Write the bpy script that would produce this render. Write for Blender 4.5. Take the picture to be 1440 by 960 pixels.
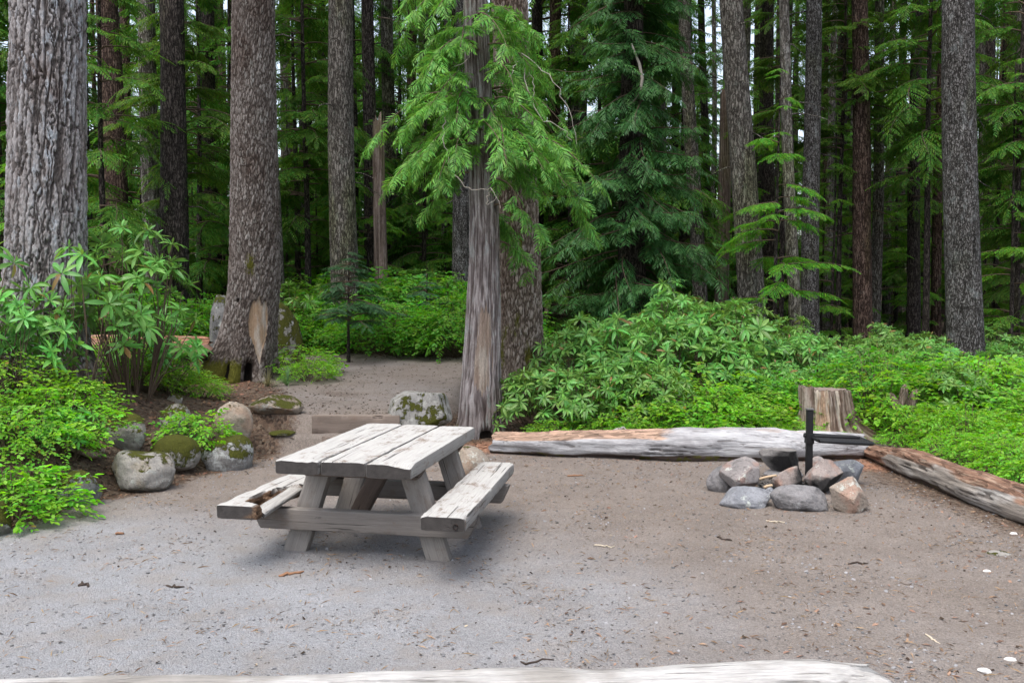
import bpy, bmesh, math, random
import numpy as np
from mathutils import Vector, Matrix, Euler

for o in list(bpy.data.objects):
    bpy.data.objects.remove(o)
SC = bpy.context.scene
COL = SC.collection
R = math.radians
rng = np.random.default_rng(7)
random.seed(7)

# ------------------------------------------------------------------ camera
F = 1300.0
EYE = 1.70
PITCH = math.atan(68 / F)
cd = bpy.data.cameras.new('camera')
cam = bpy.data.objects.new('camera', cd)
COL.objects.link(cam)
cam.location = (0, 0, EYE)
cam.rotation_euler = (R(90) - PITCH, 0, 0)
cd.sensor_width = 36
cd.lens = F / 1440 * 36
cd.clip_start = 0.05
cd.clip_end = 1500
SC.camera = cam

# ------------------------------------------------------------------ sky, sun, exposure
SUN_EL, SUN_AZ = 68, 215          # azimuth clockwise from +Y (photo direction); light comes from behind-left
w = bpy.data.worlds.new('World')
SC.world = w
w.use_nodes = True
nt = w.node_tree
nt.nodes.clear()
sky = nt.nodes.new('ShaderNodeTexSky')
sky.sky_type = 'NISHITA'
sky.sun_disc = False
sky.sun_elevation = R(SUN_EL)
sky.sun_rotation = R(SUN_AZ)
sky.air_density = 1.0
sky.dust_density = 4.0
sky.ozone_density = 1.0
hs = nt.nodes.new('ShaderNodeHueSaturation')
hs.inputs['Saturation'].default_value = 0.62
bg = nt.nodes.new('ShaderNodeBackground')
bg.inputs['Strength'].default_value = 0.15
out = nt.nodes.new('ShaderNodeOutputWorld')
nt.links.new(sky.outputs[0], hs.inputs['Color'])
nt.links.new(hs.outputs[0], bg.inputs['Color'])
nt.links.new(bg.outputs[0], out.inputs['Surface'])

sd = bpy.data.lights.new('sun', 'SUN')
sd.energy = 0.75
sd.angle = R(55)
sd.color = (1.0, 0.985, 0.95)
so = bpy.data.objects.new('sun', sd)
COL.objects.link(so)
_d = Vector((math.sin(R(SUN_AZ)) * math.cos(R(SUN_EL)), math.cos(R(SUN_AZ)) * math.cos(R(SUN_EL)), math.sin(R(SUN_EL))))
so.rotation_euler = _d.to_track_quat('Z', 'Y').to_euler()
so.location = (0, 0, 40)

SC.view_settings.view_transform = 'Standard'
SC.view_settings.look = 'None'
SC.view_settings.exposure = 1.42
SC.view_settings.gamma = 1
SC.view_settings.use_curve_mapping = False
SC.render.engine = 'CYCLES'
SC.cycles.max_bounces = 6
SC.cycles.diffuse_bounces = 3
SC.cycles.glossy_bounces = 2
SC.cycles.transmission_bounces = 3
SC.cycles.transparent_max_bounces = 4
SC.cycles.use_denoising = True

# ------------------------------------------------------------------ numpy noise
_perm = np.random.default_rng(11).permutation(256)
_perm = np.concatenate([_perm, _perm, _perm])
_gr = np.random.default_rng(12).normal(size=(256, 3))
_gr /= np.linalg.norm(_gr, axis=1)[:, None]


def pn(P):
    P = np.asarray(P, float)
    i = np.floor(P).astype(int)
    f = P - i
    u = f * f * f * (f * (f * 6 - 15) + 10)
    i &= 255
    r = 0
    for dx in (0, 1):
        wx = u[:, 0] if dx else 1 - u[:, 0]
        for dy in (0, 1):
            wy = u[:, 1] if dy else 1 - u[:, 1]
            for dz in (0, 1):
                wz = u[:, 2] if dz else 1 - u[:, 2]
                h = _perm[_perm[_perm[(i[:, 0] + dx) & 255] + ((i[:, 1] + dy) & 255)] + ((i[:, 2] + dz) & 255)]
                g = _gr[h]
                r = r + wx * wy * wz * (g[:, 0] * (f[:, 0] - dx) + g[:, 1] * (f[:, 1] - dy) + g[:, 2] * (f[:, 2] - dz))
    return r * 1.6


def fbm(P, o=4, lac=2.03, g=0.5):
    P = np.asarray(P, float)
    a, s, r = 1.0, 0.0, 0
    for k in range(o):
        r = r + a * pn(P + 17.3 * k)
        s += a
        a *= g
        P = P * lac
    return r / s


def worley(P):
    """distance to the nearest and the second nearest feature point, and the id of the cell"""
    P = np.asarray(P, float)
    i = np.floor(P).astype(int)
    d1 = np.full(len(P), 9.0)
    d2 = np.full(len(P), 9.0)
    idc = np.zeros(len(P), int)
    for dx in (-1, 0, 1):
        for dy in (-1, 0, 1):
            for dz in (-1, 0, 1):
                c = i + np.array([dx, dy, dz])
                h = _perm[_perm[_perm[c[:, 0] & 255] + (c[:, 1] & 255)] + (c[:, 2] & 255)]
                fp = c + 0.5 + 0.45 * np.clip(_gr[h] * 1.2, -1, 1)
                d = np.linalg.norm(fp - P, axis=1)
                m = d < d1
                d2 = np.where(m, d1, np.minimum(d2, d))
                idc = np.where(m, h, idc)
                d1 = np.where(m, d, d1)
    return d1, d2, idc


def ss(t):
    t = np.clip(t, 0, 1)
    return t * t * (3 - 2 * t)


# ------------------------------------------------------------------ terrain height
_ye = [-30, 0, 3, 6.6, 7.4, 8, 9, 10.2, 11.5, 13, 16, 20, 40, 200]
_xe = [-9, -5.6, -4.9, -3.78, -3.5, -3.2, -2.75, -2.5, -2.9, -3.6, -5.0, -7, -9, -12]


def hf(x, y):
    x = np.atleast_1d(np.asarray(x, float))
    y = np.atleast_1d(np.asarray(y, float))
    x, y = np.broadcast_arrays(x, y)
    P = np.stack([x, y, 0 * x], 1)
    n1 = fbm(P * 0.9, 3)
    d = np.interp(y, _ye, _xe) - x + 0.18 * n1
    bank = 0.28 * ss(d / 0.7) + 0.55 * ss((d - 0.35) / 2.2)
    m = 1 - ss((x + 1.32 - 0.5 * ss((y - 10.4) / 1.5)) / 0.45)
    p = 0.18 * ss((y - 9.78) / 0.03) + 0.18 * ss((y - 10.09) / 0.03) + 0.2 * ss((y - 10.2) / 7)
    path = p * m
    r = 0.25 * ss((y - 10) / 5) * (1 - m) + 0.12 * ss((x - 3.9) / 0.8) * (1 - m)
    z = np.maximum(bank, path) + r
    off = ss(d / 0.8) + ss((y - 10.1) / 2) * (1 - m) + ss((x - 4) / 1)
    z = z + 0.018 * fbm(P * 1.7 + 5, 3) + 0.007 * fbm(P * 6.5 + 2, 3) + np.clip(off, 0, 1) * 0.07 * n1
    far = np.maximum(0, np.hypot(x, y) - 24)
    z = z + 0.03 * far * ss(far / 20) + np.clip(far / 20, 0, 1) * 0.5 * fbm(P * 0.05, 2)
    return z


def hz(x, y):
    return float(hf(x, y)[0])


_cp, _sp = math.cos(PITCH), math.sin(PITCH)


def ray(px, py):
    u, v = (px - 720) / F, (480 - py) / F
    d = np.array([u, _cp + v * _sp, -_sp + v * _cp])
    return d / d[1]


def at(px, py, Y):
    return np.array([0, 0, EYE]) + ray(px, py) * Y


_Ys = np.concatenate([np.arange(2.5, 30, 0.02), np.arange(30, 120, 0.2)])


def gr(px, py):
    """the point of the ground that the photograph shows at this pixel"""
    d = ray(px, py)
    q = np.array([0, 0, EYE])[None] + _Ys[:, None] * d[None]
    k = np.argmax(q[:, 2] < hf(q[:, 0], q[:, 1]))
    return q[k]


# ------------------------------------------------------------------ object helpers
def link(o, parent=None):
    COL.objects.link(o)
    if parent is not None:
        o.parent = parent
    return o


def tag(o, label, cat, group=None, kind=None):
    if label:
        o['label'] = label
    if cat:
        o['category'] = cat
    if group:
        o['group'] = group
    if kind:
        o['kind'] = kind
    return o


def empty(name, loc, rz=0, label=None, cat=None, group=None):
    o = bpy.data.objects.new(name, None)
    o.empty_display_size = 0.2
    link(o)
    o.location = tuple(float(c) for c in loc)
    o.rotation_euler = (0, 0, rz)
    return tag(o, label, cat, group)


def mesh(name, V, Q=None, T=None, mat=None, smooth=True, attrs=None, NG=None):
    V = np.asarray(V, np.float32).reshape(-1, 3)
    loops, starts = [], []
    n = 0
    if Q is not None and len(Q):
        Q = np.asarray(Q, np.int32).reshape(-1, 4)
        loops.append(Q.ravel())
        starts.append(np.arange(len(Q)) * 4)
        n = Q.size
    if T is not None and len(T):
        T = np.asarray(T, np.int32).reshape(-1, 3)
        loops.append(T.ravel())
        starts.append(n + np.arange(len(T)) * 3)
        n += T.size
    if NG:
        for f in NG:
            loops.append(np.asarray(f, np.int32))
            starts.append(np.array([n]))
            n += len(f)
    loops = np.concatenate(loops).astype(np.int32)
    starts = np.concatenate(starts).astype(np.int32)
    me = bpy.data.meshes.new(name)
    me.vertices.add(len(V))
    me.vertices.foreach_set('co', V.ravel())
    me.loops.add(len(loops))
    me.loops.foreach_set('vertex_index', loops)
    me.polygons.add(len(starts))
    me.polygons.foreach_set('loop_start', starts)
    me.polygons.foreach_set('use_smooth', np.full(len(starts), smooth))
    for k, a in (attrs or {}).items():
        at_ = me.attributes.new(k, 'FLOAT', 'POINT')
        at_.data.foreach_set('value', np.asarray(a, np.float32))
    me.update(calc_edges=True)
    if mat:
        me.materials.append(mat)
    return me


def obj(name, me, parent=None, loc=None):
    o = bpy.data.objects.new(name, me)
    link(o, parent)
    if loc is not None:
        o.location = tuple(float(c) for c in loc)
    return o


class Acc:
    """collects quads of many small pieces for ONE mesh"""

    def __init__(s):
        s.V, s.Q, s.n = [], [], 0

    def add(s, V, Q):
        V = np.asarray(V, float).reshape(-1, 3)
        s.V.append(V)
        s.Q.append(np.asarray(Q).reshape(-1, 4) + s.n)
        s.n += len(V)

    def many(s, TV, TQ, Rm, P):
        """template copies: Rm (m,3,3) with columns as local axes scaled, P (m,3)"""
        m, k = len(P), len(TV)
        if m == 0:
            return
        V = np.einsum('mij,kj->mki', Rm, TV) + P[:, None, :]
        Q = TQ[None] + (np.arange(m) * k)[:, None, None]
        s.add(V.reshape(-1, 3), Q.reshape(-1, 4))

    def tube(s, pts, rad, n=5):
        pts = np.asarray(pts, float)
        rad = np.broadcast_to(np.asarray(rad, float), (len(pts),))
        t = np.gradient(pts, axis=0)
        t /= np.linalg.norm(t, axis=1)[:, None] + 1e-9
        ref = np.where(np.abs(t[:, 2:3]) > 0.8, np.array([[1.0, 0, 0]]), np.array([[0, 0, 1.0]]))
        a = np.cross(t, ref)
        a /= np.linalg.norm(a, axis=1)[:, None] + 1e-9
        b = np.cross(t, a)
        th = np.arange(n) / n * 2 * math.pi
        V = pts[:, None] + rad[:, None, None] * (a[:, None] * np.cos(th)[None, :, None] + b[:, None] * np.sin(th)[None, :, None])
        Q = []
        for i in range(len(pts) - 1):
            for j in range(n):
                Q.append((i * n + j, i * n + (j + 1) % n, (i + 1) * n + (j + 1) % n, (i + 1) * n + j))
        s.add(V.reshape(-1, 3), Q)

    def mesh(s, name, mat, smooth=True, attrs=None):
        return mesh(name, np.concatenate(s.V), np.concatenate(s.Q), mat=mat, smooth=smooth, attrs=attrs)


def frames(D, up=(0, 0, 1), roll=None):
    """(m,3,3) with columns x = D, y = side, z = normal"""
    D = np.asarray(D, float)
    D = D / (np.linalg.norm(D, axis=1)[:, None] + 1e-9)
    up = np.broadcast_to(np.asarray(up, float), D.shape)
    y = np.cross(up, D)
    ln = np.linalg.norm(y, axis=1)[:, None]
    y = np.where(ln < 1e-4, np.array([[0, 1.0, 0]]), y / (ln + 1e-9))
    z = np.cross(D, y)
    if roll is not None:
        c, s_ = np.cos(roll)[:, None], np.sin(roll)[:, None]
        y, z = c * y + s_ * z, -s_ * y + c * z
    return np.stack([D, y, z], 2)


# ------------------------------------------------------------------ node helper
class NT:
    def __init__(s, name):
        s.m = bpy.data.materials.new(name)
        s.m.use_nodes = True
        s.t = s.m.node_tree
        s.t.nodes.clear()
        s.out = s.t.nodes.new('ShaderNodeOutputMaterial')
        s._tc = None

    def n(s, typ, **kw):
        nd = s.t.nodes.new(typ)
        for k, v in kw.items():
            setattr(nd, k, v)
        return nd

    def l(s, a, b):
        s.t.links.new(a, b)

    def set(s, sock, v):
        if isinstance(v, bpy.types.NodeSocket):
            s.l(v, sock)
        else:
            if isinstance(v, tuple) and len(v) == 3 and sock.type == 'RGBA':
                v = v + (1,)
            sock.default_value = v

    def tc(s, which='Object'):
        if s._tc is None:
            s._tc = s.n('ShaderNodeTexCoord')
        return s._tc.outputs[which]

    def vec(s, scale=(1, 1, 1), src='Object', jitter=True):
        mp = s.n('ShaderNodeMapping')
        s.l(s.tc(src), mp.inputs['Vector'])
        mp.inputs['Scale'].default_value = scale
        if jitter:
            oi = s.n('ShaderNodeObjectInfo')
            mu = s.n('ShaderNodeMath', operation='MULTIPLY')
            s.l(oi.outputs['Random'], mu.inputs[0])
            mu.inputs[1].default_value = 57.0
            s.l(mu.outputs[0], mp.inputs['Location'])
        return mp.outputs[0]

    def noise(s, v, scale=5, detail=4, rough=0.55, dist=0, out='Fac'):
        nd = s.n('ShaderNodeTexNoise')
        s.l(v, nd.inputs['Vector'])
        nd.inputs['Scale'].default_value = scale
        nd.inputs['Detail'].default_value = detail
        nd.inputs['Roughness'].default_value = rough
        nd.inputs['Distortion'].default_value = dist
        return nd.outputs[out]

    def voro(s, v, scale=5, feature='F1', out='Distance', rand=1.0):
        nd = s.n('ShaderNodeTexVoronoi', feature=feature)
        s.l(v, nd.inputs['Vector'])
        nd.inputs['Scale'].default_value = scale
        nd.inputs['Randomness'].default_value = rand
        return nd.outputs[out]

    def ramp(s, fac, stops, interp='LINEAR'):
        nd = s.n('ShaderNodeValToRGB')
        s.l(fac, nd.inputs[0])
        cr = nd.color_ramp
        cr.interpolation = interp
        while len(cr.elements) < len(stops):
            cr.elements.new(0.5)
        for e, (p, c) in zip(cr.elements, stops):
            e.position = p
            e.color = (c, c, c, 1) if isinstance(c, (int, float)) else tuple(c) + (1,)
        return nd.outputs[0]

    def math(s, op, a, b=0.0, clamp=False):
        nd = s.n('ShaderNodeMath', operation=op, use_clamp=clamp)
        s.set(nd.inputs[0], a)
        s.set(nd.inputs[1], b)
        return nd.outputs[0]

    def mapr(s, v, a, b, c=0.0, d=1.0):
        nd = s.n('ShaderNodeMapRange', interpolation_type='SMOOTHSTEP')
        s.set(nd.inputs[0], v)
        for k, q in zip((1, 2, 3, 4), (a, b, c, d)):
            nd.inputs[k].default_value = q
        return nd.outputs[0]

    def mix(s, fac, a, b, mode='MIX'):
        nd = s.n('ShaderNodeMixRGB', blend_type=mode)
        s.set(nd.inputs[0], fac)
        s.set(nd.inputs[1], a)
        s.set(nd.inputs[2], b)
        return nd.outputs[0]

    def attr(s, name):
        nd = s.n('ShaderNodeAttribute', attribute_name=name)
        return nd.outputs['Fac']

    def sep(s, v, ax):
        nd = s.n('ShaderNodeSeparateXYZ')
        s.l(v, nd.inputs[0])
        return nd.outputs[ax]

    def hsv(s, col, h=0.5, sat=1.0, val=1.0):
        nd = s.n('ShaderNodeHueSaturation')
        s.set(nd.inputs['Color'], col)
        s.set(nd.inputs['Hue'], h)
        s.set(nd.inputs['Saturation'], sat)
        s.set(nd.inputs['Value'], val)
        return nd.outputs[0]

    def bump(s, hgt, strength=0.5, dist=0.02, base=None):
        nd = s.n('ShaderNodeBump')
        s.set(nd.inputs['Height'], hgt)
        nd.inputs['Strength'].default_value = strength
        nd.inputs['Distance'].default_value = dist
        if base is not None:
            s.l(base, nd.inputs['Normal'])
        return nd.outputs[0]

    def bsdf(s, col, rough=0.8, spec=0.3, normal=None, metal=0.0):
        nd = s.n('ShaderNodeBsdfPrincipled')
        s.set(nd.inputs['Base Color'], col)
        s.set(nd.inputs['Roughness'], rough)
        nd.inputs['Specular IOR Level'].default_value = spec
        nd.inputs['Metallic'].default_value = metal
        if normal is not None:
            s.l(normal, nd.inputs['Normal'])
        return nd.outputs[0]

    def done(s, shader):
        s.l(shader, s.out.inputs['Surface'])
        return s.m


# ------------------------------------------------------------------ materials
def leaf_mat(name, col, back=None, trans=0.3, rough=0.5, spec=0.35, hv=0.035, vv=0.5, tcol=None, dead=0.0, dcol=(0.20, 0.10, 0.035)):
    """foliage: every leaf has its own slightly different colour, light passes through it"""
    m = NT(name)
    g = m.n('ShaderNodeNewGeometry')
    rnd = g.outputs['Random Per Island']
    oi = m.n('ShaderNodeObjectInfo').outputs['Random']
    h = m.math('ADD', 0.5 - hv, m.math('MULTIPLY', rnd, 2 * hv))
    h2 = m.math('ADD', h, m.math('MULTIPLY', m.math('SUBTRACT', oi, 0.5), hv * 0.8))
    big = m.noise(m.vec((1, 1, 1)), 1.6, 2)
    r2 = m.math('FRACT', m.math('MULTIPLY', rnd, 13.7))
    val = m.math('ADD', 1 - vv / 2, m.math('MULTIPLY', r2, vv))
    val = m.math('MULTIPLY', val, m.math('ADD', 0.72, m.math('MULTIPLY', big, 0.56)))
    val = m.math('MULTIPLY', val, m.math('ADD', 0.85, m.math('MULTIPLY', oi, 0.3)))
    c = m.hsv(col, h2, 1.0, val)
    if back:
        c = m.mix(g.outputs['Backfacing'], c, m.hsv(back, h2, 1.0, val))
    if dead:
        r3 = m.math('FRACT', m.math('MULTIPLY', rnd, 91.7))
        c = m.mix(m.math('LESS_THAN', r3, dead), c, dcol)
    a = m.bsdf(c, rough, spec)
    t = m.n('ShaderNodeBsdfTranslucent')
    m.l(m.hsv(tcol or tuple(min(1, x * y) for x, y in zip(col, (1.6, 1.5, 0.9))), h2, 1.0, val), t.inputs['Color'])
    mx = m.n('ShaderNodeMixShader')
    mx.inputs[0].default_value = trans
    m.l(a, mx.inputs[1])
    m.l(t.outputs[0], mx.inputs[2])
    return m.done(mx.outputs[0])


def bark_mat(name, dark, mid, light, sc=16, zs=0.22, strength=0.9, dist=0.03, lichen=0.25, lcol=(0.30, 0.33, 0.30), moss=0.0, fib=0.0):
    m = NT(name)
    v = m.vec((1, 1, zs))
    wob = m.noise(m.vec((1, 1, 0.5)), 14, 4, 0.65, out='Color')
    vv = m.mix(0.11, v, wob, 'ADD')
    e = m.voro(vv, sc, 'DISTANCE_TO_EDGE')
    cell = m.voro(vv, sc * 1.7, 'F1', 'Color')
    n = m.noise(m.vec((1, 1, 0.16)), 34, 6, 0.72, 0.6)
    nb = m.noise(m.vec((1, 1, 0.5)), 2.2, 3)
    hgt = m.math('ADD', m.math('MULTIPLY', m.mapr(e, 0.0, 0.30), 0.38), m.math('MULTIPLY', n, 1.05))
    if fib:
        st = m.noise(m.vec((1, 1, 0.02)), 42, 4, 0.6)
        hgt = m.math('ADD', m.math('MULTIPLY', hgt, 1 - fib), m.math('MULTIPLY', st, 1.5 * fib))
    c = m.ramp(hgt, [(0.50, dark), (0.72, mid), (0.92, light)])
    c = m.mix(0.35, c, m.hsv(c, 0.5, 1, m.math('ADD', 0.55, m.math('MULTIPLY', m.sep(cell, 0), 0.9))))
    c = m.mix(m.mapr(m.noise(m.vec((1, 1, 0.5)), 9, 4, 0.7), 0.60 - 0.2 * lichen, 0.72, 0, lichen), c, lcol)
    c = m.hsv(c, 0.5, 1, m.math('ADD', 0.55, m.math('MULTIPLY', nb, 0.9)))
    c = m.mix(m.mapr(m.noise(m.vec((1, 1, 0.3)), 1.5, 4, 0.6), 0.50, 0.66, 0, 0.45), c, m.mix(1.0, c, (0.35, 0.42, 0.16), 'OVERLAY'))
    if moss:
        mz = m.mapr(m.math('ADD', m.noise(m.vec((1, 1, 0.6)), 5, 4, 0.7), m.math('MULTIPLY', m.sep(m.tc(), 2), -0.10)), 0.62 - 0.25 * moss, 0.70 - 0.15 * moss)
        c = m.mix(mz, c, m.mix(m.noise(m.vec((1, 1, 1), jitter=False), 60, 2), (0.055, 0.060, 0.012), (0.11, 0.10, 0.02)))
    return m.done(m.bsdf(c, 0.9, 0.15, m.bump(hgt, 1.0, dist * 1.6)))


def hero_bark_mat(name, dark, mid, light, lcol=(0.34, 0.37, 0.38), lichen=0.4, scar_a=(0.35, 0.24, 0.155), scar_b=(0.46, 0.40, 0.34), stripe=0.0, warm=(0.16, 0.09, 0.06)):
    """bark whose plates are modelled: attribute 'ridge' 0 in the furrow, 1 on the plate; 'scar' bare wood; 'moss'"""
    m = NT(name)
    r = m.attr('ridge')
    v = m.vec((1, 1, 0.4), jitter=False)
    n = m.noise(v, 34, 5, 0.7)
    nl = m.noise(v, 4, 4, 0.6)
    if stripe:
        n = m.mix(stripe, n, m.noise(m.vec((1, 1, 0.075), jitter=False), 60, 6, 0.72))
    f = m.math('ADD', m.math('MULTIPLY', r, 0.68), m.math('MULTIPLY', n, 0.45))
    c = m.ramp(f, [(0.12, dark), (0.5, mid), (0.92, light)])
    c = m.mix(m.mapr(m.noise(v, 2.7, 4, 0.6), 0.48, 0.68, 0, 0.5), c, m.mix(1.0, c, warm, 'OVERLAY'))
    lm = m.math('MULTIPLY', m.mapr(m.noise(v, 11, 5, 0.75), 0.50, 0.62), m.mapr(nl, 0.36, 0.6, 0, lichen))
    c = m.mix(m.math('MULTIPLY', lm, m.mapr(r, 0.25, 0.7)), c, lcol)
    sn = m.noise(m.vec((1, 1, 0.06), jitter=False), 45, 5, 0.7)
    sc = m.mix(m.mapr(m.noise(m.vec((1, 1, 0.2), jitter=False), 9, 4), 0.42, 0.6), scar_a, scar_b)
    sc = m.hsv(sc, 0.5, 1, m.math('ADD', 0.45, m.math('MULTIPLY', sn, 1.1)))
    c = m.mix(m.mapr(m.math('ADD', m.attr('scar'), m.math('MULTIPLY', m.math('SUBTRACT', n, 0.5), 0.7)), 0.25, 0.75, 0, 0.92), c, sc)
    ms = m.mapr(m.math('ADD', m.attr('moss'), m.math('MULTIPLY', m.math('SUBTRACT', n, 0.5), 0.9)), 0.42, 0.62)
    c = m.mix(ms, c, m.mix(m.noise(v, 70, 2), (0.035, 0.042, 0.006), (0.13, 0.12, 0.02)))
    c = m.mix(m.mapr(m.attr('hole'), 0.4, 0.6), c, (0.012, 0.009, 0.007))
    fn = m.noise(m.vec((1, 1, 0.45), jitter=False), 75, 5, 0.75)
    c = m.hsv(c, 0.5, 1, m.math('ADD', 0.55, m.math('MULTIPLY', fn, 0.9)))
    hgt = m.math('ADD', n, m.math('MULTIPLY', fn, 1.0))
    return m.done(m.bsdf(c, 0.9, 0.12, m.bump(hgt, 0.95, 0.025)))


def rock_mat(name, a, b, moss=0.0, lichen=0.0, warm=None, soot=0.0, lcol=(0.40, 0.42, 0.38), spk=0.25, nzw=0.22):
    m = NT(name)
    v = m.vec((1, 1, 1))
    n1 = m.noise(v, 5, 6, 0.65)
    n2 = m.noise(v, 38, 5, 0.7)
    c = m.mix(m.mapr(n1, 0.35, 0.65), a, b)
    if warm:
        c = m.mix(m.mapr(m.noise(v, 6.5, 3, 0.5), 0.46, 0.62), c, warm)
    c = m.hsv(c, 0.5, 1, m.math('ADD', 1 - spk * 1.2, m.math('MULTIPLY', n2, spk * 2.4)))
    pit = m.mapr(m.voro(v, 55, 'F1'), 0.08, 0.25)
    c = m.mix(m.math('MULTIPLY', m.math('SUBTRACT', 1.0, pit), 0.35), c, tuple(x * 0.35 for x in a))
    c = m.mix(m.mapr(m.noise(v, 17, 5, 0.7), 0.56, 0.64, 0, 0.5), c, m.hsv(c, 0.52, 1.1, 0.45))
    if lichen:
        lm = m.mapr(m.noise(v, 8, 6, 0.75), 0.60 - 0.14 * lichen, 0.64 - 0.1 * lichen, 0, 0.8)
        c = m.mix(lm, c, lcol)
    nz = m.sep(m.tc('Normal'), 2)
    hgt = m.math('ADD', m.math('MULTIPLY', n2, 0.6), m.math('MULTIPLY', pit, 0.25))
    if soot:
        sm = m.mapr(m.math('ADD', m.noise(v, 5, 6, 0.7), m.math('MULTIPLY', m.attr('soot'), 0.7)), 0.90 - 0.3 * soot, 1.25 - 0.3 * soot)
        c = m.mix(sm, c, m.mix(n2, (0.010, 0.010, 0.011), (0.045, 0.042, 0.040)))
    if moss:
        mm = m.math('ADD', m.math('MULTIPLY', nz, nzw), m.noise(v, 6.5, 6, 0.75))
        ms = m.mapr(mm, 0.78 - 0.42 * moss, 0.83 - 0.42 * moss)
        mc = m.mix(m.noise(v, 90, 2), (0.020, 0.028, 0.004), (0.105, 0.105, 0.014))
        c = m.mix(ms, c, mc)
        hgt = m.math('ADD', hgt, m.math('MULTIPLY', ms, m.math('ADD', 0.5, m.noise(v, 120, 3))))
    return m.done(m.bsdf(c, 0.88, 0.2, m.bump(hgt, 0.85, 0.03)))


def wood_mat(name, top, side, end, dark, warm=(0.20, 0.12, 0.07), stain=0.5):
    """weathered timber, grain along local X; bleached upper face, dark end grain; attribute 'raw' = freshly broken wood"""
    m = NT(name)
    v = m.vec((1, 1, 1))
    g1 = m.noise(m.vec((1.0, 20, 20)), 3.0, 7, 0.70, 0.5)
    g2 = m.noise(m.vec((0.5, 16, 16)), 9, 6, 0.75)
    crack = m.mapr(m.noise(m.vec((0.45, 17, 17)), 2.6, 4, 0.55, 0.3), 0.63, 0.67)
    blot = m.noise(m.vec((1.6, 2.6, 2.6)), 3.4, 7, 0.75)
    nrm = m.tc('Normal')
    nx = m.math('ABSOLUTE', m.sep(nrm, 0))
    nz = m.sep(nrm, 2)
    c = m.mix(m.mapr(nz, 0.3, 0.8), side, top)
    c = m.hsv(c, 0.5, 1, m.math('ADD', 0.52, m.math('MULTIPLY', g2, 0.95)))
    c = m.mix(m.mapr(g1, 0.5, 0.72, 0, 0.55), c, m.mix(0.5, dark, side))
    c = m.mix(m.mapr(blot, 0.52, 0.68, 0, stain), c, m.mix(m.noise(v, 3, 2), dark, warm))
    c = m.mix(m.mapr(m.noise(m.vec((2.6, 7, 7)), 4.0, 6, 0.7), 0.64, 0.69, 0, 0.9 * stain), c, tuple(x * 0.4 for x in dark))
    c = m.mix(m.math('MULTIPLY', crack, 0.75), c, tuple(x * 0.25 for x in dark))
    en = m.hsv(end, 0.5, 1, m.math('ADD', 0.4, m.math('MULTIPLY', m.noise(v, 14, 5, 0.7), 1.2)))
    c = m.mix(m.mapr(nx, 0.55, 0.8), c, en)
    rw = m.noise(m.vec((1.5, 12, 12)), 5, 5, 0.7)
    c = m.mix(m.mapr(m.attr('raw'), 0.3, 0.7), c, m.ramp(rw, [(0.3, (0.022, 0.014, 0.010)), (0.52, (0.11, 0.065, 0.038)), (0.75, (0.27, 0.18, 0.115))]))
    hgt = m.math('SUBTRACT', m.math('ADD', m.math('MULTIPLY', g1, 0.6), m.math('MULTIPLY', g2, 0.6)), m.math('MULTIPLY', crack, 1.2))
    return m.done(m.bsdf(c, 0.85, 0.2, m.bump(hgt, 0.6, 0.012)))


def log_mat(name, white, grey, red, dark, moss=0.3):
    """peeled log; attributes: 'red' crumbling reddish wood, 'low' underside, 'crackd' modelled cracks"""
    m = NT(name)
    g1 = m.noise(m.vec((0.8, 9, 9)), 3.5, 6, 0.68, 0.6)
    g2 = m.noise(m.vec((0.5, 7, 7)), 9, 5, 0.7)
    big = m.noise(m.vec((1, 2, 2)), 2.0, 4, 0.6)
    fl = m.voro(m.vec((2.5, 9, 9)), 4, 'F1', 'Color')
    c = m.mix(m.mapr(big, 0.38, 0.62), white, grey)
    c = m.hsv(c, 0.5, 1, m.math('ADD', 0.6, m.math('MULTIPLY', g2, 0.8)))
    rd = m.hsv(red, 0.5, 1, m.math('ADD', 0.5, m.math('MULTIPLY', m.sep(fl, 0), 0.9)))
    rd = m.mix(m.mapr(g1, 0.5, 0.66, 0, 0.6), rd, (0.40, 0.30, 0.22))
    c = m.mix(m.mapr(m.math('ADD', m.attr('red'), m.math('MULTIPLY', m.math('SUBTRACT', g1, 0.5), 1.3)), 0.25, 0.8), c, rd)
    ck = m.mapr(m.noise(m.vec((0.35, 11, 11)), 3.2, 5, 0.6, 0.4), 0.58, 0.66)
    c = m.mix(m.math('MULTIPLY', ck, 0.5), c, dark)
    fg = m.noise(m.vec((0.5, 22, 22)), 6, 5, 0.7)
    c = m.hsv(c, 0.5, 1, m.math('ADD', 0.55, m.math('MULTIPLY', fg, 0.9)))
    c = m.mix(m.mapr(m.attr('crackd'), 0.3, 0.9, 0, 0.7), c, dark)
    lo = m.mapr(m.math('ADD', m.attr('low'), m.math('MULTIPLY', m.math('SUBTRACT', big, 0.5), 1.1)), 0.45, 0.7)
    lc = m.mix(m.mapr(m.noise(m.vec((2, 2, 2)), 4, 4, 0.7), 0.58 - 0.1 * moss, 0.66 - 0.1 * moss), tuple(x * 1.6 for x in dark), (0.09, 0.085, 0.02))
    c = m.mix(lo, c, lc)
    hgt = m.math('SUBTRACT', m.math('ADD', g1, m.math('MULTIPLY', g2, 0.7)), ck)
    return m.done(m.bsdf(c, 0.88, 0.15, m.bump(hgt, 0.7, 0.02)))


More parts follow.
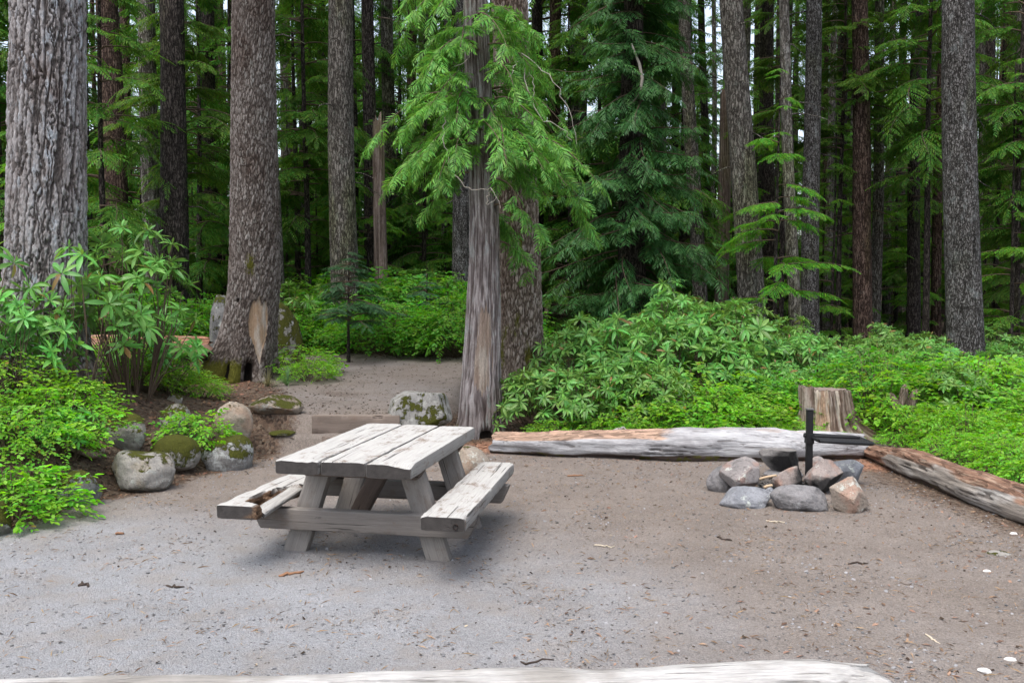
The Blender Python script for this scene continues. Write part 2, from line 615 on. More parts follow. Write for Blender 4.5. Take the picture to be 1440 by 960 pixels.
def ground_mat():
    m = NT('ground')
    v = m.vec((1, 1, 1), jitter=False)
    n0 = m.noise(v, 0.55, 4, 0.6)
    n1 = m.noise(v, 3.2, 5, 0.65)
    n2 = m.noise(v, 26, 5, 0.75)
    pv = m.voro(v, 135, 'F1', 'Color')
    pd = m.voro(v, 135, 'F1')
    pv2 = m.voro(v, 38, 'F1', 'Color')
    pd2 = m.voro(v, 38, 'F1')
    spk = m.sep(pv, 0)
    grav = m.mix(spk, (0.182, 0.184, 0.190), (0.272, 0.275, 0.284))
    grav = m.mix(m.mapr(n1, 0.42, 0.72, 0, 0.65), grav, (0.215, 0.195, 0.178))
    dirt = m.mix(n1, (0.130, 0.107, 0.091), (0.222, 0.190, 0.166))
    dirt = m.hsv(dirt, 0.5, 1, m.math('ADD', 0.74, m.math('MULTIPLY', spk, 0.52)))
    gm = m.math('ADD', m.attr('gravel'), m.math('MULTIPLY', m.math('SUBTRACT', n0, 0.5), 1.1))
    c = m.mix(m.mapr(gm, 0.0, 1.0), dirt, grav)
    litter_shade_col = m.mix(m.sep(pv2, 0), (0.036, 0.025, 0.018), (0.155, 0.105, 0.074))
    litter_shade_col = m.mix(m.mapr(m.sep(pv2, 1), 0.7, 0.9, 0, 0.6), litter_shade_col, (0.20, 0.16, 0.12))
    litter_shade_col = m.mix(m.mapr(n1, 0.35, 0.65, 0, 0.5), litter_shade_col, (0.05, 0.033, 0.024))
    lm = m.mapr(m.math('ADD', m.attr('litter_shade'), m.math('MULTIPLY', m.math('SUBTRACT', n2, 0.5), 0.8)), 0.35, 0.65)
    c = m.mix(lm, c, litter_shade_col)  # fallen litter, and the tree shade coloured into the path
    chip = m.mix(m.sep(pv2, 2), (0.14, 0.06, 0.035), (0.36, 0.20, 0.13))
    cm = m.mapr(m.math('ADD', m.attr('chips'), m.math('MULTIPLY', m.math('SUBTRACT', n2, 0.5), 1.2)), 0.40, 0.75)
    c = m.mix(cm, c, chip)
    c = m.mix(m.mapr(m.attr('ash'), 0.2, 0.9, 0, 0.85), c, (0.05, 0.048, 0.046))
    # dark crumbs and pale grains lying in the dirt, with their own shape
    dk = m.voro(v, 17, 'F1')
    dkc = m.sep(m.voro(v, 17, 'F1', 'Color'), 0)
    c = m.mix(m.math('MULTIPLY', m.math('LESS_THAN', dk, 0.13), m.math('GREATER_THAN', dkc, 0.62)), c, (0.045, 0.035, 0.028))
    c = m.hsv(c, 0.5, 1, m.math('ADD', 0.72, m.math('MULTIPLY', m.noise(v, 1.1, 6, 0.7), 0.56)))
    c = m.mix(m.mapr(n2, 0.60, 0.75, 0, 0.35), c, m.hsv(c, 0.5, 0.9, 0.55))
    hgt = m.math('ADD', m.math('MULTIPLY', m.math('SUBTRACT', 1.0, pd), 0.5), m.math('MULTIPLY', n2, 0.8))
    hgt = m.math('ADD', hgt, m.math('MULTIPLY', m.math('SUBTRACT', 1.0, pd2), m.math('ADD', 0.2, m.attr('litter_shade'))))
    return m.done(m.bsdf(c, 0.92, 0.15, m.bump(hgt, 0.75, 0.018)))


def plain(name, col, rough=0.8, spec=0.2, sc=20, var=0.5, metal=0.0, bs=0.4, island=False):
    m = NT(name)
    v = m.vec((1, 1, 1))
    n = m.noise(v, sc, 5, 0.65)
    val = m.math('ADD', 1 - var / 2, m.math('MULTIPLY', n, var))
    h = 0.5
    if island:
        r_ = m.n('ShaderNodeNewGeometry').outputs['Random Per Island']
        val = m.math('MULTIPLY', val, m.math('ADD', 0.45, m.math('MULTIPLY', r_, 1.1)))
        h = m.math('ADD', 0.485, m.math('MULTIPLY', m.math('FRACT', m.math('MULTIPLY', r_, 7.7)), 0.03))
    return m.done(m.bsdf(m.hsv(col, h, 1, val), rough, spec, m.bump(n, bs, 0.01), metal))

# ------------------------------------------------------------------ ground sheet
def axis(a, b, step, far, grow=1.13):
    m = list(np.arange(a, b + 1e-6, step))
    s, lo, hi = step, [], []
    p = a
    while p > -far:
        s *= grow
        p -= s
        lo.append(p)
    s, p = step, b
    while p < far:
        s *= grow
        p += s
        hi.append(p)
    return np.array(lo[::-1] + m + hi)


GX = axis(-5.6, 6.6, 0.045, 320)
GY = axis(2.6, 12.4, 0.04, 320)
_ix = np.searchsorted(GY, 9.76), np.searchsorted(GY, 10.05)


def polydist(x, y, pts):
    d = np.full(x.shape, 1e9)
    for (ax, ay), (bx, by) in zip(pts[:-1], pts[1:]):
        vx, vy = bx - ax, by - ay
        t = np.clip(((x - ax) * vx + (y - ay) * vy) / (vx * vx + vy * vy), 0, 1)
        d = np.minimum(d, np.hypot(x - ax - t * vx, y - ay - t * vy))
    return d


def build_ground():
    X, Y = np.meshgrid(GX, GY)
    x, y = X.ravel(), Y.ravel()
    z = hf(x, y)
    P = np.stack([x, y, 0 * x], 1)
    nn = fbm(P * 1.3, 4)
    d = np.interp(y, _ye, _xe) - x
    m = 1 - ss((x + 1.32 - 0.5 * ss((y - 10.4) / 1.5)) / 0.45)
    gravel = np.clip(1.1 - 1.1 * ss((np.hypot((x + 2.3) / 1.25, (y - 4.4) / 0.95) - 0.3) / 4.2), 0, 1)
    gravel = np.maximum(gravel, 0.16 * ss((y - 10) / 1) * m * (1 - ss((d + 0.3) / 0.6)) * (1 - ss((y - 15) / 3)))
    litter_shade = ss((d + 0.55 + 0.5 * nn) / 0.8)
    back = ss((y - 10.0) / 0.5) * (1 - m)
    back = np.maximum(back, ss((x - 4.0) / 0.4))
    back = np.maximum(back, ss((y - 17.5) / 1.5))
    litter_shade = np.maximum(litter_shade, back)
    litter_shade = np.maximum(litter_shade, 0.50 * ss((y - 10.2) / 0.8) * m * (0.6 + 0.8 * nn))  # path darkened with the litter colour to stand for tree shade on it
    logr = [(3.65, 9.6), (3.75, 8.0), (3.95, 6.4), (4.2, 4.6)]
    logb = [(-0.3, 9.9), (1.7, 9.35), (3.6, 9.5)]
    dl = np.minimum(polydist(x, y, logr), polydist(x, y, logb))
    litter_shade = np.maximum(litter_shade, 0.62 * (1 - ss((polydist(x, y, logr) - 0.1) / 1.0)))
    chips = 0.75 * (1 - ss((np.hypot(x + 0.25, y - 10.1) - 0.1) / 0.75))
    chips = np.maximum(chips, 0.75 * (1 - ss((np.hypot(x - 3.6, y - 9.1) - 0.1) / 0.7)))
    chips = np.maximum(chips, 0.30 * (1 - ss((dl - 0.1) / 0.6)))
    chips = np.maximum(chips, 0.5 * (1 - ss((np.hypot(x + 4.1, y - 12.8) - 0.3) / 1.0)))
    ash = 1 - ss((np.hypot(x - 2.35, y - 8.05) - 0.15) / 0.45)
    ny, nx = X.shape
    i = (np.arange(ny - 1)[:, None] * nx + np.arange(nx - 1)[None]).ravel()
    Q = np.stack([i, i + 1, i + nx + 1, i + nx], 1)
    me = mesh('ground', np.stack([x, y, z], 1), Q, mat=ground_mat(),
              attrs={'gravel': gravel, 'litter_shade': litter_shade, 'chips': chips, 'ash': ash})
    o = obj('ground', me)
    tag(o, None, None, kind='structure')


build_ground()

# ------------------------------------------------------------------ foliage pieces
def quadleaf(L, W, fold=0.0, base=0.35):
    """one pointed leaf along +X: 6 vertices, two quads meeting at the midrib"""
    V = np.array([(0, 0, 0), (L * base, W / 2, fold * W), (L * 0.75, W * 0.36, fold * W * 0.7), (L, 0, -0.04 * L), (L * 0.75, -W * 0.36, fold * W * 0.7), (L * base, -W / 2, fold * W)])
    return V, np.array([(0, 1, 2, 3), (0, 3, 4, 5)])


def frond1(nl=8, W=0.36, droop=0.12, wl=0.055, ang=52, r=None, taper=0.75, sag=0.22):
    """flat conifer spray of length 1 along +X, side twigs as tapered quads"""
    r = r or np.random.default_rng(nl)
    V, Q = [], []
    for s in (-1, 1):
        for i in range(nl):
            t = 0.06 + 0.92 * (i + 0.5 * (s > 0)) / nl
            prof = (1 - taper * t ** 1.6) * min(1, 0.45 + 2.2 * t)
            l = W * prof * r.uniform(0.8, 1.15)
            a = R(ang + r.uniform(-9, 9) - 14 * t)
            b = np.array([t, 0, -droop * t * t])
            d = np.array([math.cos(a), s * math.sin(a), -sag * r.uniform(0.5, 1.6)])
            d /= np.linalg.norm(d)
            q = np.cross(d, (0, 0, 1))
            q /= np.linalg.norm(q)
            w_ = wl * r.uniform(0.8, 1.2)
            mid = b + d * l * 0.42 + np.array([0, 0, 0.05 * l])
            tip = b + d * l + np.array([0, 0, -0.10 * l])
            k = len(V)
            V += [b, mid + q * w_ * 0.5, tip, mid - q * w_ * 0.5]
            Q.append((k, k + 1, k + 2, k + 3))
    k = len(V)
    h = wl * 0.22
    V += [(0, -h, 0.003), (0, h, 0.003), (1.02, h * 0.4, -droop), (1.02, -h * 0.4, -droop)]
    Q.append((k, k + 1, k + 2, k + 3))
    return np.array(V, float), np.array(Q)


def frond2(n=11, W=0.46, droop=0.2, seed=1, sag=0.30, nl=5):
    """two-level lacy spray (cedar) of length 1"""
    r = np.random.default_rng(seed)
    TV, TQ = frond1(nl, 0.34, 0.10, 0.085, 46, r, 0.6, 0.1)
    D, P, S = [], [], []
    for s in (-1, 1):
        for i in range(n):
            t = 0.05 + 0.93 * (i + 0.5 * (s > 0)) / n
            l = W * (1 - 0.80 * t ** 1.4) * min(1, 0.5 + 2.5 * t) * r.uniform(0.8, 1.15)
            a = R(55 - 20 * t + r.uniform(-7, 7))
            D.append((math.cos(a), s * math.sin(a), -sag * r.uniform(0.6, 1.5)))
            P.append((t, 0, -droop * t * t))
            S.append(l)
    Rm = frames(np.array(D)) * np.array(S)[:, None, None]
    A = Acc()
    A.many(TV, TQ, Rm, np.array(P))
    h = 0.008
    A.add([(0, -h, 0), (0, h, 0), (1, h * .4, -droop), (1, -h * .4, -droop)], [(0, 1, 2, 3)])
    return np.concatenate(A.V), np.concatenate(A.Q)


FR = [frond1(8, 0.36, 0.10 + 0.05 * k, 0.062, 52, np.random.default_rng(20 + k)) for k in range(4)]
FR2 = [frond2(11, 0.44, 0.12 + 0.08 * k, 40 + k) for k in range(4)]
FR3 = [frond1(8 + k % 2, 0.50, 0.16 + 0.10 * k, 0.066, 50, np.random.default_rng(60 + k), 0.72, 0.35) for k in range(4)]

M_HEM = leaf_mat('hemlock_needles', (0.076, 0.182, 0.024), (0.065, 0.15, 0.034), 0.42, 0.6, 0.2, 0.03, 0.7)
M_HEM2 = leaf_mat('young_hemlock_needles', (0.095, 0.25, 0.022), (0.085, 0.21, 0.034), 0.44, 0.55, 0.25, 0.03, 0.7)
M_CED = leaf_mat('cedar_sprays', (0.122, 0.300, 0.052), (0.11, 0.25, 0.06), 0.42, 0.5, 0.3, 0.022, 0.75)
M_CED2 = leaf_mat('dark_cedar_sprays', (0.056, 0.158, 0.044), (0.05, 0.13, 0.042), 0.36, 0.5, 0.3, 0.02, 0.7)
M_RHO = leaf_mat('rhododendron_leaves', (0.118, 0.315, 0.058), (0.15, 0.24, 0.085), 0.30, 0.42, 0.4, 0.02, 0.6, dead=0.012)
M_RHO2 = leaf_mat('rhododendron_thicket_leaves', (0.112, 0.262, 0.046), (0.13, 0.21, 0.075), 0.30, 0.42, 0.4, 0.026, 0.7, dead=0.02)
M_HUC = leaf_mat('huckleberry_leaves', (0.158, 0.385, 0.014), (0.155, 0.34, 0.03), 0.46, 0.5, 0.3, 0.026, 0.7, dead=0.008, dcol=(0.26, 0.15, 0.03))
M_SHR = leaf_mat('shrub_leaves', (0.100, 0.285, 0.018), (0.10, 0.24, 0.026), 0.43, 0.5, 0.3, 0.03, 0.7)
M_FIRS = leaf_mat('sapling_needles', (0.034, 0.105, 0.038), (0.05, 0.11, 0.055), 0.2, 0.55, 0.25, 0.02, 0.6)
M_GRA = leaf_mat('beargrass_blades', (0.10, 0.19, 0.07), (0.12, 0.18, 0.08), 0.2, 0.5, 0.3, 0.03, 0.6)
M_TWIG = plain('twig_bark', (0.11, 0.080, 0.058), 0.9, 0.1, 40, 0.7)
M_DEADTW = plain('dead_twig', (0.36, 0.32, 0.28), 0.9, 0.1, 40, 0.6)


def crown_mesh(name, H, z0, z1, R0, mat, lev, nb, fr, seed, fl=0.55, rise=0.25, droop=0.5, upt=0.0, shape=0.75, nf=11, low=0.55, gap=0.12):
    """conifer crown around a vertical stem: layered branches that carry flat sprays"""
    r = np.random.default_rng(seed)
    A = Acc()
    W = Acc()
    z = z0
    per = [([], []) for _ in fr]
    k = 0
    while z < z1:
        t = (z - z0) / (z1 - z0)
        rad = R0 * min(low + 2.5 * t, 1.0) * max(0.06, (1 - t) ** shape)
        for j in range(nb):
            if r.random() < gap:
                continue
            az = r.uniform(0, 6.283)
            L = rad * r.uniform(0.6, 1.15)
            zz = z + r.uniform(-0.5, 0.5) * lev
            n = max(4, int(nf * L / R0) + 3)
            tt = np.linspace(0.05, 1, n)
            ri, dr = rise * r.uniform(0.4, 1.4), droop * r.uniform(0.6, 1.4)
            zz_ = zz + L * (ri * tt - dr * tt ** 2 + upt * tt ** 3.5)
            wob = 0.10 * L * np.sin(tt * 3 + r.uniform(0, 6))
            ca, sa = math.cos(az), math.sin(az)
            pts = np.stack([ca * L * tt - sa * wob, sa * L * tt + ca * wob, zz_], 1)
            W.tube(np.concatenate([[(0, 0, zz - 0.02)], pts]), np.linspace(0.010 + 0.008 * L, 0.003, n + 1), 3)
            tang = np.gradient(pts, axis=0)
            tang /= np.linalg.norm(tang, axis=1)[:, None]
            side = np.cross(tang, (0, 0, 1))
            side /= np.linalg.norm(side, axis=1)[:, None] + 1e-9
            for q in range(n):
                f = tt[q]
                if f < 0.22:
                    continue
                l = fl * (1.15 - 0.6 * f) * min(1, 0.5 + L / R0) * r.uniform(0.75, 1.25)
                for s in ((-1, 1) if q < n - 1 else (0,)):
                    d = tang[q] * (0.75 if s else 1) + side[q] * s * r.uniform(0.6, 1.0) + np.array([0, 0, r.uniform(-0.25, 0.05) - 0.25 * droop])
                    per[k % len(fr)][0].append(d)
                    per[k % len(fr)][1].append((pts[q], l))
                    k += 1
        z += lev * r.uniform(0.75, 1.3)
    for (TV, TQ), (D, PL) in zip(fr, per):
        if not D:
            continue
        D = np.array(D)
        P = np.array([p for p, _ in PL])
        l = np.array([q for _, q in PL])
        Rm = frames(D, roll=r.normal(0, 0.25, len(D))) * l[:, None, None]
        A.many(TV, TQ, Rm, P)
    nW = len(W.Q) and np.concatenate(W.Q)
    VW = np.concatenate(W.V)
    VA = np.concatenate(A.V)
    me = mesh(name, np.concatenate([VA, VW]), np.concatenate([np.concatenate(A.Q), nW + len(VA)]), mat=mat)
    me.materials.append(M_TWIG)
    ids = np.zeros(len(me.polygons), np.int32)
    ids[sum(len(q) for q in A.Q):] = 1
    me.polygons.foreach_set('material_index', ids)
    return me


CR_UNDER = [crown_mesh('understory_crown', 8, 0.7, 8, 1.75, M_HEM, 0.30, 4, FR, 100 + k, 0.55, 0.25, 0.42) for k in range(4)]
CR_YOUNG = [crown_mesh('young_crown', 6, 0.6, 6, 1.5, M_HEM2, 0.38, 4, FR, 120 + k, 0.5, 0.2, 0.30, gap=0.5) for k in range(3)]
CR_TALL = [crown_mesh('tall_crown', 24, 10.5, 24, 2.1, M_HEM, 0.55, 4, FR, 140 + k, 0.75, 0.1, 0.45, nf=9, gap=0.5) for k in range(4)]
CR_MID = [crown_mesh('mid_crown', 18, 3.5, 18, 2.3, M_HEM, 0.50, 4, FR, 160 + k, 0.75, 0.1, 0.42, nf=9, gap=0.45) for k in range(4)]
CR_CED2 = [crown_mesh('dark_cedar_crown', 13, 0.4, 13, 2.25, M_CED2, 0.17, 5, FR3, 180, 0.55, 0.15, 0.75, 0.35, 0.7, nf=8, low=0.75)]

# ---- broadleaf shrubs
def rho_leaf(L=0.16, W=0.046, droop=0.25):
    ts = [0, 0.22, 0.55, 0.82, 1.0]
    hw = [0.12, 0.62, 1.0, 0.72, 0.12]
    V = []
    for t, h in zip(ts, hw):
        zc = -droop * L * t * t
        V += [(L * t, -W / 2 * h, zc + 0.16 * W * h), (L * t, 0, zc), (L * t, W / 2 * h, zc + 0.16 * W * h)]
    Q = []
    for i in range(4):
        for j in range(2):
            a = i * 3 + j
            Q.append((a, a + 3, a + 4, a + 1))
    return np.array(V), np.array(Q)


RL = [rho_leaf(0.165, 0.048, d) for d in (0.10, 0.35, 0.65)]


def whorl_into(A, c, axis_, r, size=1.0, nl=None):
    """a rosette of long leaves at the end of a shoot"""
    nl = nl or r.integers(7, 12)
    axis_ = axis_ / np.linalg.norm(axis_)
    F_ = frames(axis_[None])[0]          # x = axis
    a0 = r.uniform(0, 6.28)
    for tier, (cnt, el) in enumerate(((nl, R(r.uniform(-5, 22))), (r.integers(3, 6), R(48)))):
        D, S = [], []
        for i in range(cnt):
            a = a0 + tier * 0.5 + i / cnt * 6.283 + r.uniform(-0.25, 0.25)
            e = el + r.uniform(-0.22, 0.22)
            D.append(math.sin(e) * F_[:, 0] + math.cos(e) * (math.cos(a) * F_[:, 1] + math.sin(a) * F_[:, 2]))
            S.append(size * r.uniform(0.75, 1.12) * (1.0 if tier == 0 else 0.6))
        D = np.array(D)
        Rm = frames(D, roll=r.normal(0, 0.25, len(D)), up=axis_) * np.array(S)[:, None, None]
        TV, TQ = RL[r.integers(0, 3) if tier == 0 else 0]
        A.many(TV, TQ, Rm, np.repeat(c[None], cnt, 0) + D * 0.012)


def two_mat(name, A, mA, B, mB, smooth=True):
    VA, QA = np.concatenate(A.V), np.concatenate(A.Q)
    VB, QB = np.concatenate(B.V), np.concatenate(B.Q)
    return mesh(name + '_leaves', VA, QA, mat=mA, smooth=smooth), mesh(name + '_stems', VB, QB, mat=mB)


def rho_bush(name, H, Rb, nw, seed, mat, size=1.0, lean=(0, 0), inner=0.35):
    r = np.random.default_rng(seed)
    A, W = Acc(), Acc()
    nst = 4
    st = []
    for i in range(nst):
        a = i / nst * 6.283 + r.uniform(-.4, .4)
        st.append((np.array([0.12 * math.cos(a), 0.12 * math.sin(a), -0.05]), a))
    for i in range(nw):
        th = r.uniform(0, 6.283)
        u = math.sqrt(r.random())
        rr = Rb * u
        top = H * math.sqrt(max(0.02, 1 - 0.80 * u * u))
        z = top * (r.uniform(inner, 0.95) if r.random() < 0.55 else r.uniform(0.82, 1.06))
        c = np.array([rr * math.cos(th) + lean[0] * z, rr * math.sin(th) + lean[1] * z, z])
        up = np.array([0.75 * math.cos(th) * u, 0.75 * math.sin(th) * u, 0.85]) + r.normal(0, 0.22, 3)
        whorl_into(A, c, up, r, size * r.uniform(0.8, 1.15))
        b, _a = min(st, key=lambda q: np.hypot(*(q[0][:2] * 4 - c[:2])))
        m1 = np.array([b[0] * 1.6 + c[0] * 0.25, b[1] * 1.6 + c[1] * 0.25, c[2] * 0.55]) + r.normal(0, 0.035, 3)
        m2 = c - up / np.linalg.norm(up) * 0.12
        W.tube([b, m1, m2, c], [0.009, 0.006, 0.004, 0.003], 4)
    return two_mat(name, A, mat, W, M_TWIG)


HL = [quadleaf(1.0, 0.58, 0.10), quadleaf(1.0, 0.52, 0.16)]


def spray_tmpl(n, leaf, L, seed, ang=58, droop=0.15):
    """a flat twig of oval leaves, length L, along +X"""
    r = np.random.default_rng(seed)
    A = Acc()
    D, P, S = [], [], []
    for i in range(n):
        for s in (-1, 1):
            t = (i + 0.7 + 0.35 * (s > 0)) / n
            a = R(ang - 22 * t + r.uniform(-16, 16))
            D.append((math.cos(a), s * math.sin(a), r.uniform(-0.35, 0.2)))
            P.append((L * t, 0, -droop * L * t * t + r.uniform(-.01, .01)))
            S.append(leaf * r.uniform(0.7, 1.2) * (1.05 - 0.3 * t))
    D.append((1, 0, -0.2)); P.append((L, 0, -droop * L)); S.append(leaf)
    D = np.array(D)
    Rm = frames(D, roll=r.normal(0, 0.35, len(D))) * np.array(S)[:, None, None]
    A.many(*HL[seed % 2], Rm, np.array(P))
    return np.concatenate(A.V), np.concatenate(A.Q)


def leafy_bush(name, H, Rb, ns, seed, mat, leaf=0.045, L=0.30, n=6, flat=0.8, inner=0.35):
    """light shrub of tiered flat twigs with small oval leaves"""
    r = np.random.default_rng(seed)
    A, W = Acc(), Acc()
    T = [spray_tmpl(n, leaf, L, seed * 7 + k) for k in range(4)]
    per = [([], [], []) for _ in T]
    for i in range(ns):
        th = r.uniform(0, 6.283)
        u = math.sqrt(r.random())
        top = H * (1 - 0.62 * u * u)
        z = top * (r.uniform(inner, 0.95) if r.random() < 0.5 else r.uniform(0.82, 1.05))
        c = np.array([Rb * u * math.cos(th), Rb * u * math.sin(th), z])
        a = th + r.uniform(-1.0, 1.0)
        d = np.array([math.cos(a), math.sin(a), r.uniform(-0.40, 0.30)])
        k = i % 4
        per[k][0].append(d)
        per[k][1].append(c)
        per[k][2].append(r.uniform(0.7, 1.25))
        if i % 3 == 0:
            b = np.array([0.06 * math.cos(th), 0.06 * math.sin(th), -0.04])
            W.tube([b, b * .4 + c * .6 + np.array([0, 0, -0.12 * H]), c, c + d / np.linalg.norm(d) * L * 0.8], [0.006, 0.0045, 0.003, 0.0015], 3)
    for (TV, TQ), (D, P, S) in zip(T, per):
        Rm = frames(np.array(D), roll=r.normal(0, 0.3, len(D))) * np.array(S)[:, None, None]
        A.many(TV, TQ, Rm, np.array(P))
    return two_mat(name, A, mat, W, M_TWIG)


RHO = [rho_bush('rhododendron', 1.25, 0.80, 105, 300 + k, M_RHO2, 0.98) for k in range(4)]
RHO_TALL = [rho_bush('tall_rhododendron', 1.95, 0.66, 66, 330 + k, M_RHO, 1.02, inner=0.42) for k in range(2)]
RHO_AIRY = [rho_bush('airy_rhododendron', 1.6, 0.52, 28, 345, M_RHO, 1.05, inner=0.5)]
RHO_OPEN = [rho_bush('open_rhododendron', 1.05, 0.7, 46, 320 + k, M_RHO, 1.08, inner=0.5) for k in range(2)]
HUC = [leafy_bush('huckleberry', 0.62, 0.62, 230, 340 + k, M_HUC, 0.058, 0.27, 5) for k in range(4)]
HUC_N = [leafy_bush('near_huckleberry', 0.50, 0.52, 150, 350 + k, M_HUC, 0.074, 0.26, 4, inner=0.5) for k in range(2)]
SHR = [leafy_bush('shrub', 1.0, 0.85, 300, 360 + k, M_SHR, 0.065, 0.34, 6) for k in range(3)]


def plant(kind, protos, x, y, s, rz, label, cat, group=None, dz=0.0, sz=None, r_=None):
    lv, st = protos
    t = empty(kind, (x, y, hz(x, y) - 0.02 + dz), rz, label, cat, group)
    t.scale = (s, s, sz or s)
    obj('foliage', lv, t)
    obj('stems', st, t)
    return t

# ------------------------------------------------------------------ trunks
def ring_angles(front, back):
    """angles measured from the direction of the camera; dense in front"""
    a = np.linspace(-R(105), R(105), front)
    b = np.linspace(R(105), R(255), back + 2)[1:-1]
    return np.concatenate([a, b])


def hero_trunk(name, zs, cx, cy, rad, kind, mat, front=220, back=40, flare=None, post=None, depth=1.0, seed=0):
    """a modelled trunk: zs heights; cx, cy, rad arrays; bark plates are real relief"""
    th = ring_angles(front, back)
    n = len(th)
    Z, TH = np.meshgrid(zs, th, indexing='ij')
    RR = np.repeat(rad[:, None], n, 1)
    if flare is not None:
        RR = RR * flare(TH, Z)
    dx, dy = np.sin(TH), -np.cos(TH)
    rb = np.median(rad)
    P = np.stack([dx.ravel() * rb, dy.ravel() * rb, Z.ravel()], 1) + seed * 3.1
    if kind == 'furrow':
        wp = fbm(P * np.array([3, 3, 1.2]), 3) * 0.35
        q = P * np.array([6.2, 6.2, 1.15]) + wp[:, None]
        a = np.abs(pn(q)) * 1.0
        b = np.abs(pn(P * np.array([11, 11, 2.6]) + wp[:, None] * 2 + 9))
        w2 = fbm(P * np.array([14, 14, 6]), 4)
        e1, e2, id1 = worley(P * np.array([16, 16, 1.25]) + (wp * 0.9 + w2 * 0.8)[:, None])
        d1, d2, id2 = worley(P * np.array([26, 26, 5]) + (wp + w2 * 0.5)[:, None])
        fl = fbm(P * np.array([55, 55, 26]), 4)
        ridge = ss((e2 - e1) / 0.22) * (0.55 + 0.30 * ss((d2 - d1) / 0.22) + 0.25 * _gr[id2, 0].clip(-.6, .6)) + 0.35 * fl
        ridge = np.clip(ridge, 0, 1)
        disp = depth * (0.021 * (ss((e2 - e1) / 0.22) - 0.8) + 0.008 * (ridge - 0.6) + 0.006 * _gr[id1, 1] + 0.014 * fl)
    elif kind == 'plates':
        wp = fbm(P * 4, 3) * 0.6 + fbm(P * np.array([40, 40, 20]), 3) * 0.55
        d1, d2, idc = worley(P * np.array([31, 31, 9.5]) + wp[:, None])
        e = ss((d2 - d1) / 0.26)
        tilt = (_gr[idc, 0] * 0.5 + 0.5)
        ridge = e * (0.45 + 0.55 * tilt)
        disp = depth * (0.012 * (ridge - 0.5) + 0.010 * fbm(P * np.array([50, 50, 25]), 3) + 0.008 * fbm(P * 2.2, 2))
    else:
        wp = fbm(P * np.array([6, 6, 3]), 3)[:, None] * 0.6
        s1 = pn(P * np.array([34, 34, 1.5]) + wp)
        s2 = fbm(P * np.array([70, 70, 4.5]) + 5 + wp, 3)
        s3 = pn(P * np.array([9, 9, 1.3]) + 3)
        ridge = ss(0.5 + 0.55 * s1 + 0.8 * s2)
        disp = depth * (0.011 * (ridge - 0.5) + 0.006 * s3 + 0.008 * s2)
    ridge, disp = ridge.reshape(Z.shape), disp.reshape(Z.shape)
    attrs = {'scar': 0 * Z, 'moss': 0 * Z, 'hole': 0 * Z}
    if post is not None:
        disp, RR = post(TH, Z, disp, RR, attrs)
    rr = RR + disp
    X = cx[:, None] + rr * dx
    Y = cy[:, None] + rr * dy
    m = len(zs)
    i = (np.arange(m - 1)[:, None] * n + np.arange(n)[None])
    j = (np.arange(m - 1)[:, None] * n + (np.arange(n)[None] + 1) % n)
    Q = np.stack([i, j, j + n, i + n], -1).reshape(-1, 4)
    V = np.stack([X, Y, Z], -1).reshape(-1, 3)
    at_ = {'ridge': ridge.ravel()}
    at_.update({k: a.ravel() for k, a in attrs.items()})
    return mesh(name, V, Q, mat=mat, attrs=at_)


def rows(a, b, step, top, big=0.25):
    return np.concatenate([np.arange(a, b, step), np.arange(b, top, big)])


def path_from_pixels(pts, Y, zs, base):
    """pts: (px, py, width px) seen at depth Y -> centre line and radius at heights zs, relative to the base"""
    q = np.array([at(px, py, Y) for px, py, _ in pts])
    r = np.array([w_ for _, _, w_ in pts]) / F * Y / 2
    o = np.argsort(q[:, 2])
    z, x, r = q[o, 2] - base[2], q[o, 0] - base[0], r[o]

    def ext(v):
        k = np.polyfit(z, v, 1)
        return np.where(zs > z[-1], v[-1] + k[0] * (zs - z[-1]), np.interp(zs, z, v))
    rad = np.where(zs > z[-1], r[-1] * (1 - 0.035 * (zs - z[-1])), np.interp(zs, z, r))
    return ext(x), 0 * zs, np.maximum(rad, 0.03)


def crown_on(t, protos, k, s=1.0, sz=1.0, rz=0.0, xy=(0, 0)):
    c = obj('crown', protos[k % len(protos)], t)
    c.scale = (s, s, sz)
    c.rotation_euler = (0, 0, rz)
    c.location = (xy[0], xy[1], 0)
    return c


# ---- the big furrowed fir at the left edge
def big_left():
    Y = 9.75
    b = at(64, 520, Y)
    base = np.array([b[0], Y, hz(b[0], Y)])
    zs = rows(-0.2, 4.7, 0.014, 20)
    cx, cy, rad = path_from_pixels([(61, 520, 120), (64, 440, 110), (66, 300, 102), (67, 150, 97), (68, 0, 95)], Y, zs, base)

    def flare(TH, Z):
        return 1 + np.exp(-np.maximum(Z, 0) / 0.22) * (0.25 + 0.12 * np.cos(4 * TH + 0.5))
    m = hero_bark_mat('furrowed_fir_bark', (0.040, 0.033, 0.030), (0.200, 0.178, 0.170), (0.42, 0.40, 0.40), (0.44, 0.48, 0.52), 0.85, warm=(0.22, 0.15, 0.12))
    t = empty('fir_tree', base, 0, 'huge fir with deeply furrowed grey bark beside the rhododendron', 'tree')
    obj('trunk', hero_trunk('furrowed_trunk', zs, cx, cy, rad, 'furrow', m, 240, 40, flare, None, 1.0, 1), t)
    crown_on(t, CR_TALL, 0, 1.2, 1.1)


